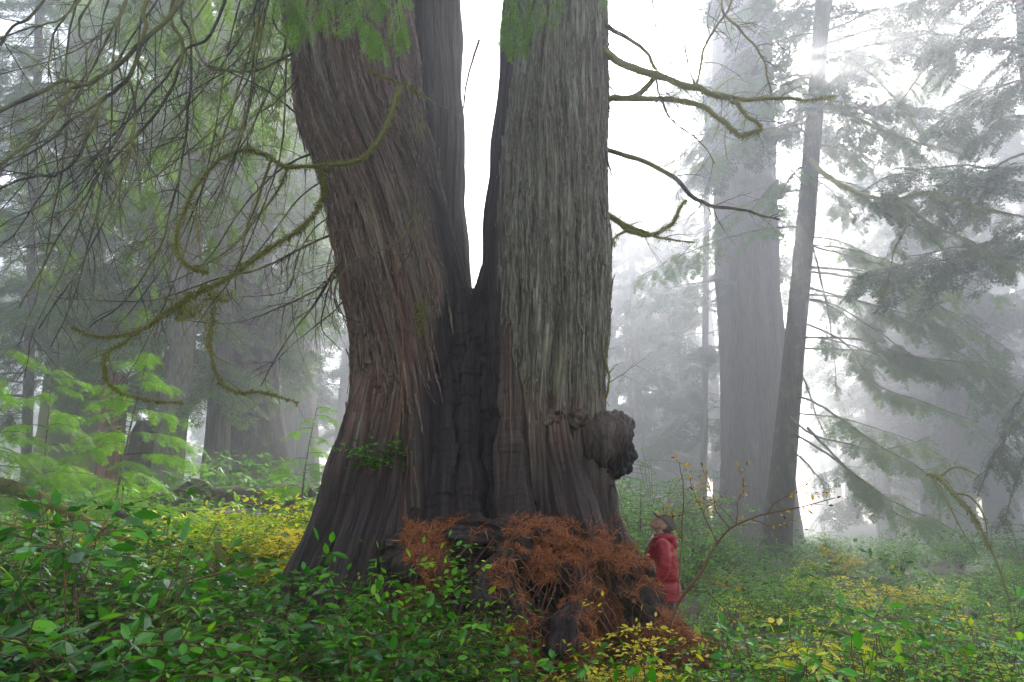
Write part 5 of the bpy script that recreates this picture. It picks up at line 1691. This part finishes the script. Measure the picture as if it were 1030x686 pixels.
def body(mb):
    mb.ball(hd(.0, 0, .02), (.095, .076, .108), 32, 20, ROTH)            # skull
    mb.ball(hd(.035, 0, -.055), (.062, .058, .062), 24, 16, ROTH)         # jaw and cheeks
    mb.ball(hd(.078, 0, -.088), (.022, .026, .022), 16, 10, ROTH)         # chin
    mb.tube(catmull([hd(.088, 0, .022), hd(.106, 0, -.005), hd(.116, 0, -.024), hd(.096, 0, -.034)], 10), lerp_r([.010, .012, .015, .009], 10), 10)   # nose
    mb.ball(hd(.086, 0, .034), (.016, .055, .010), 16, 10, ROTH)          # brow
    for s in (-1, 1):
        mb.ball(hd(.074, .032 * s, .016), (.014, .016, .011), 14, 8, ROTH)        # eyes
        mb.ball(hd(.058, .046 * s, -.022), (.03, .022, .022), 14, 8, ROTH)        # cheekbones
        mb.ball(hd(-.012, .078 * s, -.012), (.022, .010, .033), 14, 10, ROTH)     # ears
    mb.ball(hd(.092, 0, -.052), (.012, .024, .006), 12, 8, ROTH); mb.ball(hd(.090, 0, -.063), (.012, .021, .006), 12, 8, ROTH)  # lips
    mb.tube(catmull([(-.03, 0, 1.40), (-.02, 0, 1.48), (-.02, 0, 1.56)], 10), lerp_r([.072, .06, .06], 10), 20)   # neck
    mb.tube(catmull([(-.01, 0, .90), (-.0, 0, 1.05), (0, 0, 1.25), (-.02, 0, 1.41)], 16), lerp_r([.14, .13, .15, .10], 16), 24)
    for A in (ARM_L, ARM_R):
        limb(mb, A, [.058, .048, .042, .038, .030])
    hand(mb, (.30, .20, 1.075), (.9, -.1, -.35), (.1, .95, .05), (.35, .05, .93), -1)
    hand(mb, (.31, -.12, 1.075), (.9, .2, -.35), (-.1, .95, .05), (.35, .05, .93), 1)
    for s in (-1, 1):
        limb(mb, LEG(s), [.085, .075, .056, .05, .04])
        mb.ball((.05, .12 * s, .045), (.12, .042, .04), 20, 12)


body_o = person_mesh(body, .0075, 2, 'body', 'skin')


def jacket(mb):
    mb.tube(catmull([(-.01, 0, .83), (-.01, 0, .95), (0, 0, 1.12), (-.005, 0, 1.28), (-.02, 0, 1.40), (-.03, 0, 1.465)], 24), lerp_r([.200, .188, .176, .175, .145, .085], 24), 36)
    mb.ball((-.015, 0, 1.385), (.125, .215, .075))
    for A in (ARM_L, ARM_R):
        limb(mb, A, [.082, .076, .072, .064, .050])
    P = catmull([(.085, .0, 1.43), (.06, .1, 1.47), (-.04, .115, 1.495), (-.125, .06, 1.49), (-.15, 0, 1.48), (-.125, -.06, 1.49), (-.04, -.115, 1.495), (.06, -.1, 1.47), (.085, 0, 1.43)], 30)
    mb.tube(P, .034, 12)
    mb.ball((-.135, 0, 1.43), (.055, .10, .075))


def jfold(V):
    d = .005 * pn(V[:, 0] * 9, V[:, 1] * 9, V[:, 2] * 16) + .004 * (1 - 2 * np.abs(pn(V[:, 0] * 14, V[:, 1] * 14, V[:, 2] * 30)))
    waist = -.018 * np.exp(-((V[:, 2] - 1.02) / .03) ** 2) * (np.hypot(V[:, 0], V[:, 1]) < .2)
    return d + waist


person_mesh(jacket, .009, 3, 'jacket', 'jacket', jfold)
person_mesh(lambda mb: (mb.tube(catmull([(.06, .07, 1.488), (-.02, .088, 1.512), (-.10, .055, 1.52), (-.125, 0, 1.515), (-.10, -.055, 1.52), (-.02, -.088, 1.512), (.06, -.07, 1.488)], 24), .024, 10),
                        mb.ball((-.135, 0, 1.475), (.05, .085, .045))), .008, 2, 'hood_lining', 'jacket_dark')
person_mesh(lambda mb: [limb(mb, LEG(s), [.100, .098, .082, .076, .07]) for s in (-1, 1)] + [mb.ball((-.01, 0, .90), (.14, .175, .12))], .010, 3, 'trousers', 'trousers', lambda V: .008 * pn(V[:, 0] * 12, V[:, 1] * 12, V[:, 2] * 18))
for s in (-1, 1):
    person_mesh(lambda mb: (mb.ball((.05, .12 * s, .045), (.14, .052, .05)), mb.tube(catmull([(-.045, .12 * s, .04), (-.045, .12 * s, .2)], 6), .058, 14)), .010, 2, 'boot', 'boots')


def capf(mb):
    u = np.linspace(0, 2 * np.pi, 32, endpoint=False); v = np.linspace(.02, np.pi * .54, 14)
    V = np.array([hd(-.012 + .108 * math.sin(b) * math.cos(a), .088 * math.sin(b) * math.sin(a), .045 + .092 * math.cos(b)) for b in v for a in u])
    i = np.arange(13)[:, None] * 32; j = np.arange(32)[None]; j2 = (j + 1) % 32
    mb.add(V, np.stack([i + j, i + 32 + j, i + 32 + j2, i + j2], -1).reshape(-1, 4))


mb = MB(); capf(mb); me = mb.mesh('cap'); V, N = coords(me); set_coords(me, loc(V))
cap = link('cap', me, M['cap'], person)
sm = cap.modifiers.new('t', 'SOLIDIFY'); sm.thickness = .006
# brim: a curved tongue forward of the crown
bv = []
for a in np.linspace(0, 1, 8):
    for b in np.linspace(-1, 1, 13):
        w_ = .078 * math.sqrt(max(0, 1 - (max(0, a - .35) / .66) ** 2))
        bv.append(hd(.078 + .085 * a, w_ * b, .052 - .012 * a - .022 * b * b))
i = np.arange(7)[:, None] * 13; j = np.arange(12)[None]
mb = MB().add(np.array(bv), np.stack([i + j, i + 13 + j, i + 14 + j, i + j + 1], -1).reshape(-1, 4))
me = mb.mesh('brim'); V, N = coords(me); set_coords(me, loc(V))
br = link('brim', me, M['cap_dark'], cap)
sm = br.modifiers.new('t', 'SOLIDIFY'); sm.thickness = .005
person_mesh(lambda mb: (mb.ball(hd(-.05, 0, -.005), (.062, .080, .07), 24, 16, ROTH),), .008, 2, 'hair', 'hair')
M['beard'] = plain_mat('short_reddish_beard', (.20, .095, .055), .8, (.28, .14, .09), 120)
person_mesh(lambda mb: mb.tube(catmull([hd(.012, .066, -.04), hd(.04, .055, -.078), hd(.078, .026, -.094), hd(.088, 0, -.097), hd(.078, -.026, -.094), hd(.04, -.055, -.078), hd(.012, -.066, -.04)], 24), .0125, 8), .005, 1, 'beard', 'beard')
# knit cuff and glove shell on the near wrist
person_mesh(lambda mb: mb.tube(catmull([(.285, .205, 1.08), (.325, .196, 1.068)], 6), .050, 16), .007, 1, 'cuff', 'glove')
# zip, pocket flap and the small pale mark on the chest
person_mesh(lambda mb: mb.tube(catmull([(.172, .0, .85), (.175, 0, 1.1), (.178, 0, 1.28), (.13, 0, 1.40)], 20), .008, 6), .005, 0, 'zip', 'jacket_dark')
mb = MB()
for a, b in [((.145, .095, 1.305), (.125, .125, 1.318)), ((.150, .09, 1.298), (.128, .122, 1.303)), ((.140, .10, 1.315), (.118, .132, 1.300))]:
    P = catmull([np.array(a), (np.array(a) + np.array(b)) / 2 + np.array([.006, .006, .004]), np.array(b)], 8)
    mb.tube(P + np.array([.012, .012, 0]), .0035, 5)
me = mb.mesh('chest_emblem'); V, N = coords(me); set_coords(me, loc(V)); link('chest_emblem', me, M['white_mark'], person)
# mossy root knob under his hand, part of the cedar
k0 = loc(np.array([.43, .16, .955]))
mb = MB(); mb.ball(k0 - np.array([0, 0, .02]), (.10, .10, .10))
mb.tube(catmull([k0 - np.array([0, 0, .02]), k0 + np.array([-.06, -.02, -.3]), k0 + np.array([-.25, -.05, -.75])], 14), lerp_r([.09, .12, .17], 14), 18)
kme = remeshed(mb, 'root_knob', .012, 4)
V, N = coords(kme); set_coords(kme, V + N * (.018 * pn(V[:, 0] * 14, V[:, 1] * 14, V[:, 2] * 9))[:, None])
link('root_knob', kme, M['limb_moss'], cedar)


# ------------------------------------------------------------------ air, sky and sun
SUN_EL, SUN_AZ = R(33), R(22)        # azimuth measured from +y toward +x
sd = bpy.data.lights.new('sun', 'SUN'); sd.energy = 5.0; sd.angle = R(2.0); sd.color = (1, .95, .88)
so = bpy.data.objects.new('sun', sd); COL.objects.link(so)
dv = Vector((math.sin(SUN_AZ) * math.cos(SUN_EL), math.cos(SUN_AZ) * math.cos(SUN_EL), math.sin(SUN_EL)))
so.rotation_euler = dv.to_track_quat('Z', 'Y').to_euler()
w = bpy.data.worlds.new('World'); scene.world = w
w.use_nodes = True
nt = w.node_tree; nt.nodes.clear()
sky = nt.nodes.new('ShaderNodeTexSky'); sky.sky_type = 'NISHITA'; sky.sun_disc = False
sky.sun_elevation = SUN_EL; sky.sun_rotation = SUN_AZ
sky.dust_density = 2.0; sky.air_density = 1.0; sky.ozone_density = 1.0
hsv = nt.nodes.new('ShaderNodeHueSaturation'); hsv.inputs['Saturation'].default_value = .5
bg = nt.nodes.new('ShaderNodeBackground'); bg.inputs['Strength'].default_value = .085
wo_ = nt.nodes.new('ShaderNodeOutputWorld')
nt.links.new(sky.outputs[0], hsv.inputs['Color']); nt.links.new(hsv.outputs[0], bg.inputs[0]); nt.links.new(bg.outputs[0], wo_.inputs[0])

hz = bpy.data.meshes.new('haze')
x0, x1, y0, y1, z0, z1 = -95, 95, -21.5, 151, -5, 72
hv = [(x, y, z) for x in (x0, x1) for y in (y0, y1) for z in (z0, z1)]
hz.from_pydata(hv, [], [(0, 1, 3, 2), (4, 6, 7, 5), (0, 4, 5, 1), (2, 3, 7, 6), (0, 2, 6, 4), (1, 5, 7, 3)])
vm, nt, out = new_mat('fog_air')
pv = node(nt, 'ShaderNodeVolumePrincipled')
pv.inputs['Color'].default_value = (.88, .91, .97, 1)
pv.inputs['Density'].default_value = .0082
pv.inputs['Anisotropy'].default_value = .78
nt.links.new(pv.outputs[0], out.inputs['Volume'])
ho = link('haze', hz, vm); ho['kind'] = 'stuff'

c = scene.cycles
c.max_bounces = 8; c.diffuse_bounces = 3; c.glossy_bounces = 2; c.transmission_bounces = 3; c.volume_bounces = 4
c.transparent_max_bounces = 8
c.use_denoising = True
c.denoising_prefilter = 'ACCURATE'
c.denoising_input_passes = 'RGB_ALBEDO_NORMAL'
c.caustics_reflective = False; c.caustics_refractive = False
c.sample_clamp_indirect = 6
vs = scene.view_settings
scene.display_settings.display_device = 'sRGB'
vs.view_transform = 'Standard'; vs.look = 'None'; vs.exposure = 2.2; vs.gamma = 1; vs.use_curve_mapping = False
